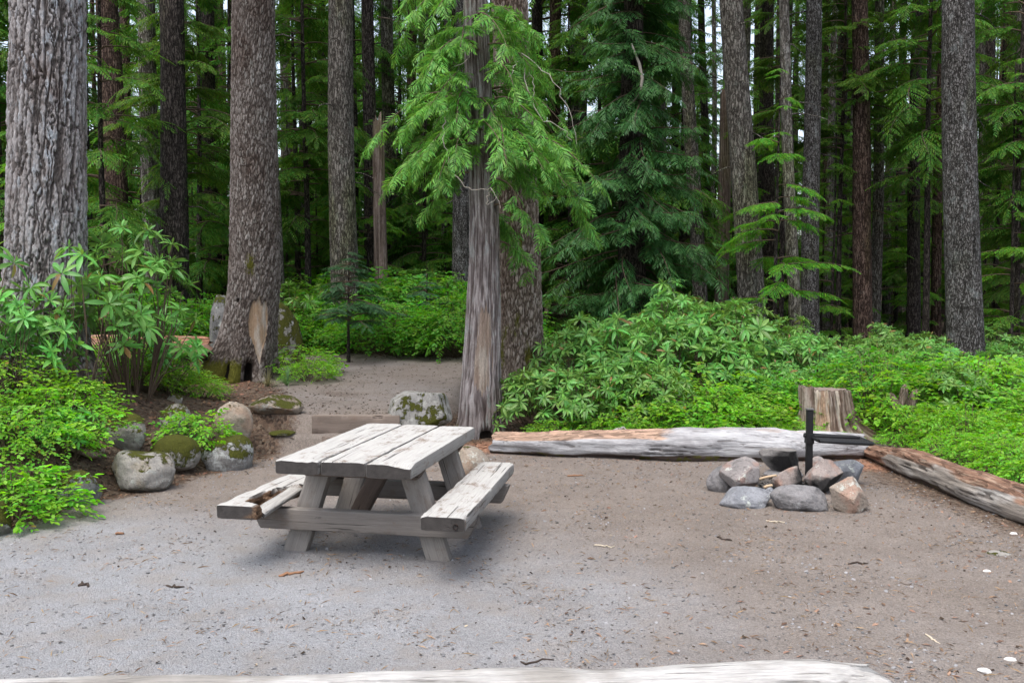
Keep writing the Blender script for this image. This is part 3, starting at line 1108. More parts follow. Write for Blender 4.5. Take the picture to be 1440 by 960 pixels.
# ---- the scaly tree with a pale wound at its foot
def scarred_tree():
    Y = 13.5
    b = at(348, 522, Y)
    base = np.array([b[0], Y, hz(b[0], Y)])
    zs = rows(-0.25, 6.3, 0.016, 22)
    cx, cy, rad = path_from_pixels([(346, 528, 74), (351, 470, 73), (358, 400, 70), (358, 300, 66), (357, 180, 62), (356, 60, 58), (356, 0, 57)], Y, zs, base)

    def flare(TH, Z):
        e = np.exp(-np.maximum(Z, 0) / 0.33)
        lobes = np.maximum(0, np.cos(2.5 * (TH + 0.95))) ** 2 * (np.abs(TH + 0.95) < 0.63) * 1.4
        lobes = lobes + np.maximum(0, np.cos(4 * (TH + 0.10))) ** 2 * (np.abs(TH + 0.10) < 0.39) * 0.35
        lobes = lobes + np.maximum(0, np.cos(3 * (TH - 0.75))) ** 2 * (np.abs(TH - 0.75) < 0.52) * 0.40
        lobes = lobes + (np.abs(TH) > 1.6) * 0.3
        return 1 + e * (0.02 + lobes)

    def post(TH, Z, disp, RR, a):
        P = np.stack([np.sin(TH).ravel(), -np.cos(TH).ravel(), Z.ravel()], 1)
        n = fbm(P * np.array([5, 5, 3.0]), 4).reshape(Z.shape)
        c = 0.55 + 0.18 * (0.95 - Z)
        half = 0.40 * ss((Z - 0.12) / 0.70) * ss((1.18 - Z) / 0.10 + n * 1.5)
        s = ss((half - np.abs(TH - c) + 0.10 * n) / 0.05) * (Z > 0.02) * (Z < 1.28)
        a['scar'][:] = s
        a['moss'][:] = np.clip(0.95 * np.exp(-np.maximum(Z, 0) / 0.28) * (0.40 + 1.1 * (TH < 0.1)) + 0.45 * ss((-TH - 0.7) / 0.5) * np.exp(-Z / 0.7) + 0.62 * np.exp(-((TH - 0.1) / 0.35) ** 2 - ((Z - 1.65) / 0.3) ** 2), 0, 1.1) * (1 - s)
        h = np.exp(-((TH - 0.34) / 0.17) ** 4 - ((Z - 0.10) / 0.17) ** 4)
        h2 = 0.8 * np.exp(-((TH + 0.42) / 0.07) ** 4 - ((Z - 0.14) / 0.13) ** 4)
        h3 = np.exp(-((TH + 0.35) / 0.10) ** 4 - ((Z - 1.15) / 0.05) ** 4) * 0.6
        a['hole'][:] = np.maximum(np.maximum(h, h2), h3)
        return disp * (1 - 0.9 * s) - 0.025 * s - 0.16 * h - 0.06 * h2 - 0.04 * h3, RR
    m = hero_bark_mat('scaly_bark', (0.028, 0.021, 0.018), (0.120, 0.098, 0.085), (0.28, 0.25, 0.23), (0.32, 0.33, 0.30), 0.35)
    t = empty('pine_tree', base, 0, 'tall scaly trunk with a pale bark wound and mossy roots by the path', 'tree')
    tr = obj('trunk', hero_trunk('scaly_trunk', zs, cx, cy, rad, 'plates', m, 230, 40, flare, post, 1.0, 2), t)
    crown_on(t, CR_TALL, 1, 1.1, 1.1)


# ---- the cedar in the middle with hanging sprays
CED_Y = 10.9


def cedar():
    Y = CED_Y
    b = at(678, 606, Y)
    base = np.array([b[0], Y, hz(b[0], Y)])
    zs = rows(-0.2, 5.4, 0.016, 14)
    cx, cy, rad = path_from_pixels([(676, 610, 60), (677, 560, 58), (678, 517, 53), (680, 434, 47), (681, 380, 43), (681, 300, 40), (677, 200, 37), (671, 80, 34), (669, 0, 32)], Y, zs, base)

    def flare(TH, Z):
        e = np.exp(-np.maximum(Z, 0) / 0.16)
        l = 0.12 + 0.62 * np.exp(-((TH + 1.0) / 0.34) ** 2) + 0.36 * np.exp(-((TH - 0.95) / 0.22) ** 2) + 0.15 * (np.abs(TH) > 1.7)
        return 1 + e * l + 0.04 * np.cos(5 * TH + 1.2) * np.exp(-Z / 1.2)

    def post(TH, Z, disp, RR, a):
        P = np.stack([np.sin(TH).ravel(), -np.cos(TH).ravel(), Z.ravel()], 1)
        n = fbm(P * np.array([7, 7, 1.6]), 4).reshape(Z.shape)
        half = 0.62 * ss((Z - 0.40) / 0.30) * ss((1.66 - Z) / 0.22 + n * 0.6)
        n3 = fbm(P * np.array([16, 16, 2.2]) + 4, 4).reshape(Z.shape)
        s = ss((half - np.abs(TH - 0.10 - 0.12 * (Z - 1)) + 0.30 * n + 0.30 * n3 - 0.06) / 0.22)
        a['scar'][:] = s * 0.75
        a['moss'][:] = np.clip(0.8 * np.exp(-((TH + 1.1) / 0.4) ** 2) * np.exp(-Z / 0.35) + 0.75 * np.exp(-((TH - 0.75) / 0.22) ** 2 - (Z / 0.2) ** 2), 0, 1)
        h = np.exp(-((TH - 0.30) / 0.36) ** 4 - ((Z - 0.0) / 0.10) ** 4)
        a['hole'][:] = h
        return disp * (1 - 0.6 * s) - 0.012 * s - 0.07 * h, RR
    m = hero_bark_mat('fibrous_cedar_bark', (0.050, 0.038, 0.036), (0.165, 0.140, 0.135), (0.34, 0.31, 0.305), (0.30, 0.36, 0.35), 0.40, (0.22, 0.165, 0.13), (0.32, 0.275, 0.23), 0.5)
    t = empty('cedar_tree', base, 0, 'cedar with stringy grey bark and bright hanging sprays behind the picnic table', 'tree')
    obj('trunk', hero_trunk('cedar_trunk', zs, cx, cy, rad, 'fibre', m, 190, 36, flare, post, 1.0, 3), t)
    # branches: where the tip hangs in the photograph, how far it reaches towards (-) or away from (+) the camera
    tips = [(545, 262, -.2), (562, 236, .3), (590, 222, -.6), (512, 205, .2), (572, 180, -.5), (600, 150, -.8), (578, 130, .5), (622, 252, -.9), (598, 296, .3),
            (640, 172, -.8), (722, 232, -1.0), (772, 240, -.8), (848, 262, -.4), (826, 290, .3), (800, 262, -.7), (832, 318, .5), (764, 330, -.3),
            (735, 302, -.6), (748, 388, .3), (705, 330, .4), (802, 196, .3), (792, 160, .6), (770, 188, -.7), (742, 140, .5), (718, 128, -.9), (762, 66, .3), (742, 40, -.5),
            (640, 66, -.7), (578, 22, -.3), (566, 62, .4), (618, 20, -.8), (704, 66, -.9), (590, -40, .2), (720, -50, -.8), (770, -30, .2),
            (660, 205, .6), (740, 100, .9), (610, 96, -.9), (700, 180, -.6), (770, 290, .6), (790, 225, .9), (560, 10, .6), (622, 190, .4), (730, 190, .6),
            (745, 265, .2), (718, 270, .8), (600, 255, .7), (780, 120, .7), (580, 260, .9), (640, 240, -.4), (725, 345, .2), (648, 215, -.9), (705, 225, -1.0), (560, 200, .3), (575, 240, .5), (610, 180, -.3), (590, 90, .2), (620, 60, .3), (600, 130, .6), (760, 150, -.4), (775, 215, -.2), (810, 240, .2), (745, 215, .3), (750, 100, -.3), (640, 120, .5), (620, 220, .2)]
    r = np.random.default_rng(77)
    A, W = Acc(), Acc()
    per = [([], [], []) for _ in FR3]
    k = 0
    for (px, py, dy) in tips:
        tip = at(px, py, Y + dy) - base
        L = np.hypot(tip[0], tip[1])
        z0 = tip[2] + 0.28 * L + r.uniform(0.0, 0.25)
        x0 = np.interp(z0, zs, cx)
        s0 = np.array([x0, 0, z0])
        n = int(8 + L * 13)
        tt = np.linspace(0, 1, n + 1)
        pts = s0[None] * (1 - tt[:, None]) + tip[None] * tt[:, None]
        pts[:, 2] += 0.32 * L * np.sin(tt * math.pi) * 0.8
        sd_ = np.array([-tip[1], tip[0], 0]) / (L + 1e-6)
        pts += sd_[None] * (0.08 * L * np.sin(tt * 3.5 + r.uniform(0, 6)))[:, None]
        W.tube(pts, np.linspace(0.016, 0.003, n + 1), 4)
        tang = np.gradient(pts, axis=0)
        tang /= np.linalg.norm(tang, axis=1)[:, None]
        side = np.cross(tang, (0, 0, 1))
        side /= np.linalg.norm(side, axis=1)[:, None] + 1e-9
        for q in range(n + 1):
            f = tt[q]
            if f < 0.22 or (r.random() < 0.36 and f < 1):
                continue
            for s in ((-1, 1) if q < n else (0,)):
                d = tang[q] * (0.8 if s else 1) + side[q] * s * r.uniform(0.4, 1.5) + np.array([0, 0, r.uniform(-0.50, 0.20)])
                j = k % 4
                per[j][0].append(d)
                per[j][1].append(pts[q])
                per[j][2].append(r.uniform(0.15, 0.36) * (1.1 - 0.25 * f))
                k += 1
    for (TV, TQ), (D, P, S) in zip(FR3, per):
        Rm = frames(np.array(D), roll=r.normal(0, 0.45, len(D))) * np.array(S)[:, None, None]
        A.many(TV, TQ, Rm, np.array(P))
    VA, VW = np.concatenate(A.V), np.concatenate(W.V)
    obj('crown', mesh('cedar_crown', VA, np.concatenate(A.Q), mat=M_CED), t)
    obj('branches', mesh('cedar_branches', VW, np.concatenate(W.Q), mat=M_TWIG), t)
    # bare dead branches that hang out of the crown
    for pts in ([(735, 82, .0), (742, 130, -.3), (760, 170, -.5), (790, 180, -.5), (803, 200, -.5)], [(735, 75, .1), (775, 110, 0), (800, 150, 0), (812, 200, 0)],
                [(735, 82, 0), (722, 95, -.5), (716, 110, -.5)], [(650, 60, -.5), (662, 80, -.6), (640, 95, -.6)], [(640, 245, -.6), (660, 270, -.7), (690, 262, -.7), (705, 290, -.7)],
                [(690, 262, -.7), (684, 290, -.7), (700, 275, -.6)], [(628, 150, -.6), (623, 200, -.7), (632, 230, -.7)], [(738, 85, .1), (752, 120, -.2), (745, 150, -.2)]):
        q = np.array([at(px, py, Y + dy) - base for px, py, dy in pts])
        tt = np.linspace(0, len(q) - 1, 14)
        q = np.stack([np.interp(tt, np.arange(len(q)), q[:, c]) for c in range(3)], 1)
        q[1:-1] = (q[:-2] + q[1:-1] * 2 + q[2:]) / 4
        B = Acc()
        B.tube(q + np.random.default_rng(len(pts) * 7).normal(0, 0.012, q.shape), np.linspace(0.007, 0.0025, 14), 5)
        obj('dead_branch', B.mesh('dead_branch', M_DEADTW), t)


def mossy_big():
    """the thick trunk right behind the cedar"""
    Y = 12.3
    b = at(734, 520, Y)
    base = np.array([b[0], Y, hz(b[0], Y)])
    zs = rows(-0.2, 6.0, 0.02, 20)
    cx, cy, rad = path_from_pixels([(734, 540, 66), (734, 460, 59), (732, 380, 57), (727, 250, 54), (720, 100, 50), (717, 0, 48)], Y, zs, base)

    def flare(TH, Z):
        return 1 + np.exp(-np.maximum(Z, 0) / 0.2) * (0.25 + 0.15 * np.cos(3 * TH))

    def post(TH, Z, disp, RR, a):
        a['moss'][:] = np.clip(0.30 + 0.45 * fbm(np.stack([np.sin(TH).ravel() * 1.3, -np.cos(TH).ravel() * 1.3, Z.ravel() * 1.5], 1), 3).reshape(Z.shape) * 1.5 - 0.06 * Z + 0.10 * np.cos(TH + 0.6), 0, 0.6)
        return disp, RR
    m = hero_bark_mat('mossy_bark', (0.035, 0.026, 0.020), (0.150, 0.115, 0.090), (0.33, 0.28, 0.24), (0.36, 0.35, 0.31), 0.35)
    t = empty('hemlock_tree', base, 0, 'thick trunk with moss in its coarse bark, right behind the cedar', 'tree')
    obj('trunk', hero_trunk('mossy_trunk', zs, cx, cy, rad, 'plates', m, 150, 30, flare, post, 1.5, 4), t)
    crown_on(t, CR_TALL, 2, 1.1, 1.1)


big_left()
scarred_tree()
cedar()
mossy_big()

# ------------------------------------------------------------------ the trunks of the forest behind
BK = {
    'grey': bark_mat('grey_bark', (0.034, 0.029, 0.024), (0.112, 0.099, 0.085), (0.24, 0.22, 0.195), 24, 0.2, lichen=0.35, lcol=(0.27, 0.30, 0.255)),
    'pale': bark_mat('pale_bark', (0.052, 0.045, 0.038), (0.160, 0.143, 0.125), (0.32, 0.295, 0.265), 24, 0.15, lichen=0.45, lcol=(0.42, 0.43, 0.42)),
    'red': bark_mat('reddish_bark', (0.022, 0.014, 0.011), (0.080, 0.050, 0.039), (0.165, 0.115, 0.092), 24, 0.14, lichen=0.1),
    'dark': bark_mat('dark_bark', (0.015, 0.012, 0.011), (0.050, 0.040, 0.035), (0.110, 0.092, 0.082), 24, 0.2, lichen=0.15, lcol=(0.14, 0.15, 0.13)),
    'snag': bark_mat('bare_snag_wood', (0.045, 0.032, 0.026), (0.155, 0.113, 0.092), (0.30, 0.24, 0.21), 14, 0.06, lichen=0.2, fib=0.7),
    'scaly': bark_mat('scaly_grey_bark', (0.020, 0.018, 0.016), (0.082, 0.075, 0.070), (0.23, 0.22, 0.215), 36, 0.35, 1.0, 0.03, lichen=0.38, lcol=(0.36, 0.39, 0.39)),
}


def simple_trunk(H, r0, r1, seed, mat, curve=0.0, lean=(0, 0), flare=0.5, n=18, broken=False, twigs=0, tz=(2, 9)):
    r = np.random.default_rng(seed)
    zs = np.concatenate([np.linspace(-0.3, 0.8, 8), np.linspace(1.1, H, max(10, int(H / 0.6)))])
    th = np.arange(n) / n * 2 * math.pi
    Z, TH = np.meshgrid(zs, th, indexing='ij')
    rad = (r0 + (r1 - r0) * np.clip(Z / H, 0, 1)) * (1 + flare * np.exp(-np.maximum(Z, 0) / 0.22) * (0.7 + 0.3 * np.cos(3 * TH + seed)))
    P = np.stack([np.cos(TH).ravel() * 2, np.sin(TH).ravel() * 2, Z.ravel() * 0.8 + seed * 9.7], 1)
    rad = rad * (1 + 0.06 * fbm(P, 3).reshape(Z.shape))
    if broken:
        Z = np.where(Z >= H - 1e-6, Z + 0.18 * pn(P * 3 + 2).reshape(Z.shape) * 2, Z)
    tz_ = zs / H
    bx = lean[0] * zs + curve * np.sin(tz_ * 3.0) + 0.03 * np.sin(zs * 0.6 + seed)
    by = lean[1] * zs + 0.03 * np.cos(zs * 0.5 + seed)
    V = np.stack([bx[:, None] + rad * np.cos(TH), by[:, None] + rad * np.sin(TH), Z], -1).reshape(-1, 3)
    m = len(zs)
    i = (np.arange(m - 1)[:, None] * n + np.arange(n)[None])
    j = (np.arange(m - 1)[:, None] * n + (np.arange(n)[None] + 1) % n)
    Q = np.stack([i, j, j + n, i + n], -1).reshape(-1, 4)
    A = Acc()
    A.add(V, Q)
    for k in range(twigs):
        z = r.uniform(*tz)
        a = r.uniform(0, 6.28)
        L = r.uniform(0.4, 1.3)
        x0, y0 = np.interp(z, zs, bx), np.interp(z, zs, by)
        d = np.array([math.cos(a), math.sin(a), 0])
        tt = np.linspace(0, 1, 6)[:, None]
        pts = np.array([x0, y0, z]) + d * L * tt + np.array([0, 0, -1]) * (0.35 * L * tt ** 2 - 0.1 * L * tt) + r.normal(0, 0.02, (6, 3))
        A.tube(pts, np.linspace(0.020, 0.005, 6), 4)
    ng = [list(range((m - 1) * n, m * n))]
    return mesh('trunk', np.concatenate(A.V), np.concatenate(A.Q), NG=ng, mat=mat)


def ground_under(px, Y):
    x = (px - 720) / F * Y
    return x, Y, hz(x, Y)


NAMED = []     # (px, short description) used to tell the far trees apart


def tree(px, Y, wpx, bark, label, name='hemlock_tree', top_px=None, H=20, crown=None, cs=1.0, csz=1.0, curve=0.0, ytop=None, twigs=7, short=None, seed=0, flare=0.35, cz=0.0):
    """one forest tree: pixel column of its foot and depth, width in pixels at mid picture"""
    x, y, z = ground_under(px, Y)
    lean = 0
    if top_px is not None:
        zt = at(0, 0, Y)[2] - z
        lean = ((top_px - px) / F * Y) / zt
    broken = ytop is not None
    if broken:
        H = at(px, ytop, Y)[2] - z
    r = wpx / F * Y / 2
    t = empty(name, (x, y, z), 0, label, 'tree')
    obj('trunk', simple_trunk(H, r * 1.08, r * (0.85 if broken else 0.35), seed + int(px), BK[bark], curve, (lean, 0), flare, 20, broken, twigs), t)
    if crown is not None:
        crown_on(t, crown, seed + int(px), cs, csz, random.uniform(0, 6.28), (lean * (9 + cz), 0)).location[2] = cz
    if short:
        NAMED.append((px, short))
    return t


T = CR_TALL
tree(127, 27, 13, 'dark', 'thin dark trunk just right of the huge furrowed fir', H=24, crown=T, short='the huge fir')
tree(168, 21, 34, 'red', 'reddish brown trunk half hidden by dark boughs left of the twin trunks', H=24, crown=T, top_px=160, twigs=6)
tree(222, 19, 26, 'pale', 'paler trunk of a close pair, standing left behind a darker one', H=24, crown=T, top_px=214, twigs=8, short='the close pair')
tree(249, 17.5, 36, 'dark', 'dark brown trunk in front of the paler trunk of the close pair', H=24, crown=T, top_px=247)
tree(302, 27, 21, 'dark', 'dark trunk seen between the close pair and the scarred scaly tree', H=24, crown=T, top_px=300)
tree(390, 19.5, 20, 'pale', 'pale trunk peeking out behind the right edge of the scarred scaly tree', H=24, crown=T, top_px=380, short='the scarred tree')
tree(457, 31, 15, 'dark', 'slim dark trunk just left of the straight grey furrowed one', H=26, crown=T)
tree(486, 18.5, 38, 'grey', 'straight grey furrowed trunk rising behind the young fir sapling', H=24, crown=T, top_px=483, twigs=5, short='the straight grey trunk')
tree(521, 23, 20, 'dark', 'dark trunk right beside the broken snag, reaching up past it', H=24, crown=T, top_px=522)
tree(536, 21, 19, 'snag', 'broken snag with a pinkish splintered top, left of the cedar', 'snag_tree', ytop=172, twigs=2, short='the pink topped snag')
tree(553, 25, 20, 'grey', 'bluish grey trunk just right of the broken snag', H=24, crown=T, top_px=548)
tree(580, 30, 16, 'red', 'dark reddish trunk between the broken snag and the cedar', H=24, crown=T)
tree(612, 33, 9, 'pale', 'very thin pale trunk left of the cedar foliage', H=22, crown=T)
tree(651, 20.5, 26, 'scaly', 'speckled grey trunk showing just left of the cedar trunk', H=24, crown=T, short='the cedar')
tree(780, 26, 20, 'red', 'brown trunk with bare dead twigs between the mossy trunk and dark cedar', H=24, crown=T, twigs=14, short='the mossy trunk')
tree(806, 31, 18, 'grey', 'dim grey trunk showing at the left edge of the dark cedar', H=24, crown=T)
tree(987, 23.5, 20, 'grey', 'grey trunk leaning left along the right side of the dark cedar', H=24, crown=T, top_px=958)
tree(998, 29, 12, 'dark', 'thin dark trunk right of the leaning grey one beside the dark cedar', H=24, crown=T, top_px=982, short='the dark cedar')
tree(1016, 25, 19, 'snag', 'bare barkless snag with brown and grey wood left of the bowed trunk', 'snag_tree', ytop=130, twigs=6)
tree(1062, 18, 36, 'grey', 'thick rough trunk bowed to the left as it rises, right of the bare snag', H=24, crown=T, top_px=1032, curve=-0.15, twigs=8, short='the bowed trunk')
tree(1082, 27, 20, 'dark', 'dark trunk half hidden behind the thick bowed trunk', H=24, crown=T, top_px=1073)
tree(1121, 19, 17, 'pale', 'slender pale trunk leaning left, between the bowed trunk and bluish one', H=18, crown=T, top_px=1095, cs=0.8, short='the slender pale trunk')
tree(1141, 20.5, 24, 'scaly', 'straight bluish grey trunk just right of the slender pale one', H=24, crown=T, top_px=1136, twigs=5)
tree(1182, 31, 14, 'dark', 'slim dark trunk midway between the bluish grey and the red brown trunks', H=24, crown=T, top_px=1180)
tree(1217, 21, 25, 'red', 'red brown trunk touching a thinner grey one in front of dark boughs', H=24, crown=T, top_px=1199, short='the red brown trunk')
tree(1231, 22.5, 15, 'grey', 'thinner grey trunk touching the red brown trunk', H=24, crown=T, top_px=1229)
tree(1262, 33, 12, 'dark', 'thin dark trunk just right of the red brown and grey touching trunks', H=24, crown=T)
tree(1284, 23, 17, 'dark', 'nearly black trunk clothed in dark boughs left of the right hand big trunk', H=24, crown=CR_MID, top_px=1280)
tree(1322, 36, 11, 'red', 'thin trunk close to the left side of the big speckled trunk', H=24, crown=T)
tree(1360, 14.0, 46, 'scaly', 'big speckled grey trunk rising from the bushes at right', H=24, crown=T, top_px=1337, cs=1.1, short='the big speckled trunk')
tree(1392, 27, 15, 'dark', 'dark trunk just right of the big speckled trunk', H=24, crown=T, top_px=1380)
tree(1409, 31, 14, 'red', 'brown trunk second to the right of the big speckled trunk', H=24, crown=T)
tree(1440, 23, 18, 'grey', 'grey trunk with a bare bent branch at the right edge', H=24, crown=T, top_px=1427, twigs=6, short='the right edge')

# the dark cedar, clothed to the ground
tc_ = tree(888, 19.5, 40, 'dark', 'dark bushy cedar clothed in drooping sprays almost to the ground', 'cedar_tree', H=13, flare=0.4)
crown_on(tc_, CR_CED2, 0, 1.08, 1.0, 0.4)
Bb = Acc()
_q = np.array([at(px, py, 18.6) - np.array(tc_.location) for px, py in ((888, 62), (899, 90), (903, 110), (901, 130), (892, 142), (881, 150))])
Bb.tube(_q, [0.02, 0.03, 0.035, 0.03, 0.02, 0.01], 5)
obj('dead_branch', Bb.mesh('bent_dead_branch', M_DEADTW), tc_)

# ---- understory hemlocks that fill the gaps between the trunks
UNDER = [(1300, 20.5, 1.2, 3.2), (1428, 19.5, 1.15, 2.6), (1180, 21.5, 1.0, 3.6), (1100, 22, 1.0, 3.8), (262, 18.5, 1.0, 2.4), (432, 21, 1.2, 2.0), (8, 24, 1.3), (150, 16.5, 1.05), (205, 23, 1.3), (283, 21, 1.2), (330, 27, 1.5), (418, 23, 1.3), (440, 29, 1.7), (470, 36, 1.9), (563, 27, 1.5), (598, 24, 1.1), (628, 33, 1.8),
         (800, 25, 1.3), (760, 34, 1.8), (842, 30, 1.6), (958, 26, 1.3), (1000, 34, 1.9), (1110, 29, 1.4), (1165, 27, 1.3), (1195, 35, 1.8), (1258, 27, 1.35), (1297, 29, 1.6), (1335, 35, 1.8), (1400, 24, 1.2), (1442, 28, 1.5), (1470, 20, 1.1)]
YOUNG = [(1092, 16.8, 0.92), (1060, 23, 1.0), (1170, 21.5, 0.9), (1235, 24, 1.1), (1420, 19, 1.0), (1310, 24, 1.0), (520, 22, 0.9), (405, 26, 1.1), (60, 21, 1.1), (640, 24, 1.0),
         (425, 27, 0.9), (448, 24, 0.7), (505, 28, 1.0), (568, 25, 0.8), (600, 30, 1.1), (625, 26, 0.8), (790, 28, 0.9), (820, 33, 1.1), (1005, 27, 0.9), (1030, 31, 1.1), (1095, 27, 0.8),
         (1155, 25, 0.8), (1195, 28, 1.0), (1250, 30, 1.0), (1275, 26, 0.8), (1315, 31, 1.1), (1385, 24, 0.8), (1405, 29, 1.0), (1435, 25, 0.9), (190, 26, 1.0), (275, 25, 0.9), (318, 29, 1.1)]


def between(px):
    l = [q for q in NAMED if q[0] < px]
    r_ = [q for q in NAMED if q[0] >= px]
    if not l:
        return 'left of ' + r_[0][1]
    if not r_:
        return 'near ' + l[-1][1]
    a, b = l[-1][1], r_[0][1]
    return 'between %s and %s' % (a, b)


seen = {}
ORD = ['', 'another ', 'third ', 'fourth ', 'fifth ', 'sixth ', 'seventh ', 'eighth ', 'ninth ', 'tenth ', 'eleventh ', 'twelfth ']
NAMED.sort()


def ulabel(pre, px):
    b = between(px)
    key = (pre, b)
    k = seen.get(key, 0)
    seen[key] = k + 1
    s = '%s%s %s' % (ORD[min(k, 11)], pre, b)
    return s.strip()


for k, (px, Y, s, *up_) in enumerate(UNDER):
    up_ = up_[0] if up_ else 0.0
    s *= 0.74 if px > 950 and Y > 26 else 1.0
    x, y, z = ground_under(px, Y)
    t = empty('hemlock_sapling', (x, y, z), 0, ulabel('dark boughed understory hemlock', px), 'tree', 'understory hemlocks')
    obj('trunk', simple_trunk(8 * s + up_, 0.07 * s, 0.012, 900 + k, BK['dark'], n=8), t)
    crown_on(t, CR_UNDER, k, s, s, k * 1.7).location[2] = up_
for k, (px, Y, s) in enumerate(YOUNG):
    x, y, z = ground_under(px, Y)
    t = empty('hemlock_sapling', (x, y, z), 0, ulabel('bright green young hemlock', px), 'tree', 'bright young hemlocks')
    obj('trunk', simple_trunk(6 * s, 0.05 * s, 0.01, 940 + k, BK['dark'], n=8), t)
    crown_on(t, CR_YOUNG, k, s, s, k * 1.3)

# ---- slender bare trunks standing behind the nearer ones
for k, (px, Y, wd, b) in enumerate(((970, 27, 13, 'grey'), (1003, 33, 9, 'pale'), (1038, 27, 11, 'grey'), (1102, 30, 10, 'grey'), (1160, 26, 12, 'pale'), (1172, 34, 9, 'grey'), (1198, 30, 11, 'grey'), (1246, 28, 12, 'grey'),
                                   (1300, 30, 11, 'pale'), (1336, 28, 12, 'grey'), (1378, 33, 10, 'grey'), (1422, 29, 13, 'grey'), (820, 27, 12, 'grey'), (595, 27, 11, 'grey'), (624, 30, 10, 'pale'), (432, 30, 12, 'grey'), (410, 34, 9, 'pale'), (287, 31, 11, 'grey'))):
    x, y, z = ground_under(px, Y)
    t = empty('conifer_tree', (x, y, z), 0, ulabel('slender bare %s trunk' % ('grey' if b == 'grey' else 'pale'), px), 'tree', 'slender bare trunks')
    obj('trunk', simple_trunk(23, wd / F * Y / 2, 0.03, 700 + k, BK[b], 0, ((k % 5 - 2) * 0.008, 0), 0.3, 12, False, 5, (3, 14)), t)
    if k % 3 == 0:
        crown_on(t, CR_TALL, k, 0.9, 1.0, k)

# ---- the deep forest
far = []
rf = np.random.default_rng(5)
Yc = 25.5
while Yc < 118:
    stepx = 3.4 if Yc < 60 else 4.6
    half = 0.60 * Yc + 3
    xx = -half + rf.uniform(0, stepx)
    while xx < half:
        far.append((xx + rf.uniform(-0.9, 0.9), Yc + rf.uniform(-1.8, 1.8)))
        xx += stepx * rf.uniform(0.75, 1.35)
    Yc += 4.0 if Yc < 60 else 8.0
for k, (x, Y) in enumerate(far):
    px = 720 + F * x / Y
    kind = k % 5
    s = rf.uniform(0.85, 1.3)
    if Y < 40:
        r0, b, H = rf.uniform(0.10, 0.24), ['dark', 'grey', 'red', 'dark', 'dark'][kind], 24 * s
    else:
        r0, b, H = rf.uniform(0.13, 0.3), ['dark', 'dark', 'red', 'grey', 'dark'][kind], (24 if Y < 58 else (17 if px < 900 else 14)) * s
    t = empty('conifer_tree', (x, Y, hz(x, Y)), 0, ulabel('distant %s trunk' % {'dark': 'dark', 'grey': 'grey', 'red': 'brown'}[b], px), 'tree', 'deep forest conifers')
    obj('trunk', simple_trunk(H, r0, 0.03, 2000 + k, BK[b], n=9), t)
    if (Y > 58 and (k % 7) in (0, 3)) or (kind == 1 and Y < 58 and k % 2):
        crown_on(t, CR_MID, k, s * 1.1, H / 18, rf.uniform(0, 6.28))
    elif kind == 3 and Y < 45 and px < 1000:
        crown_on(t, CR_UNDER, k, s * 1.4, s * 1.5, rf.uniform(0, 6.28))
    elif kind == 0 or (Y < 58 and k % 3 != 1):
        crown_on(t, CR_TALL if kind else CR_UNDER, k, s * (1.1 if kind else 1.9), H / 24 if kind else s * 1.9, rf.uniform(0, 6.28))
print('far trees', len(far))

# ------------------------------------------------------------------ picnic table
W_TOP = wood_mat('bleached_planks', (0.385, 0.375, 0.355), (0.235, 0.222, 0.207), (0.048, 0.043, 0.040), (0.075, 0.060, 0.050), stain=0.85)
W_LEG = wood_mat('grey_timber', (0.235, 0.215, 0.195), (0.175, 0.156, 0.140), (0.10, 0.087, 0.078), (0.075, 0.060, 0.052), stain=0.45)
W_DARK = wood_mat('dark_timber', (0.13, 0.10, 0.085), (0.12, 0.095, 0.08), (0.08, 0.06, 0.05), (0.04, 0.03, 0.025), stain=0.5)


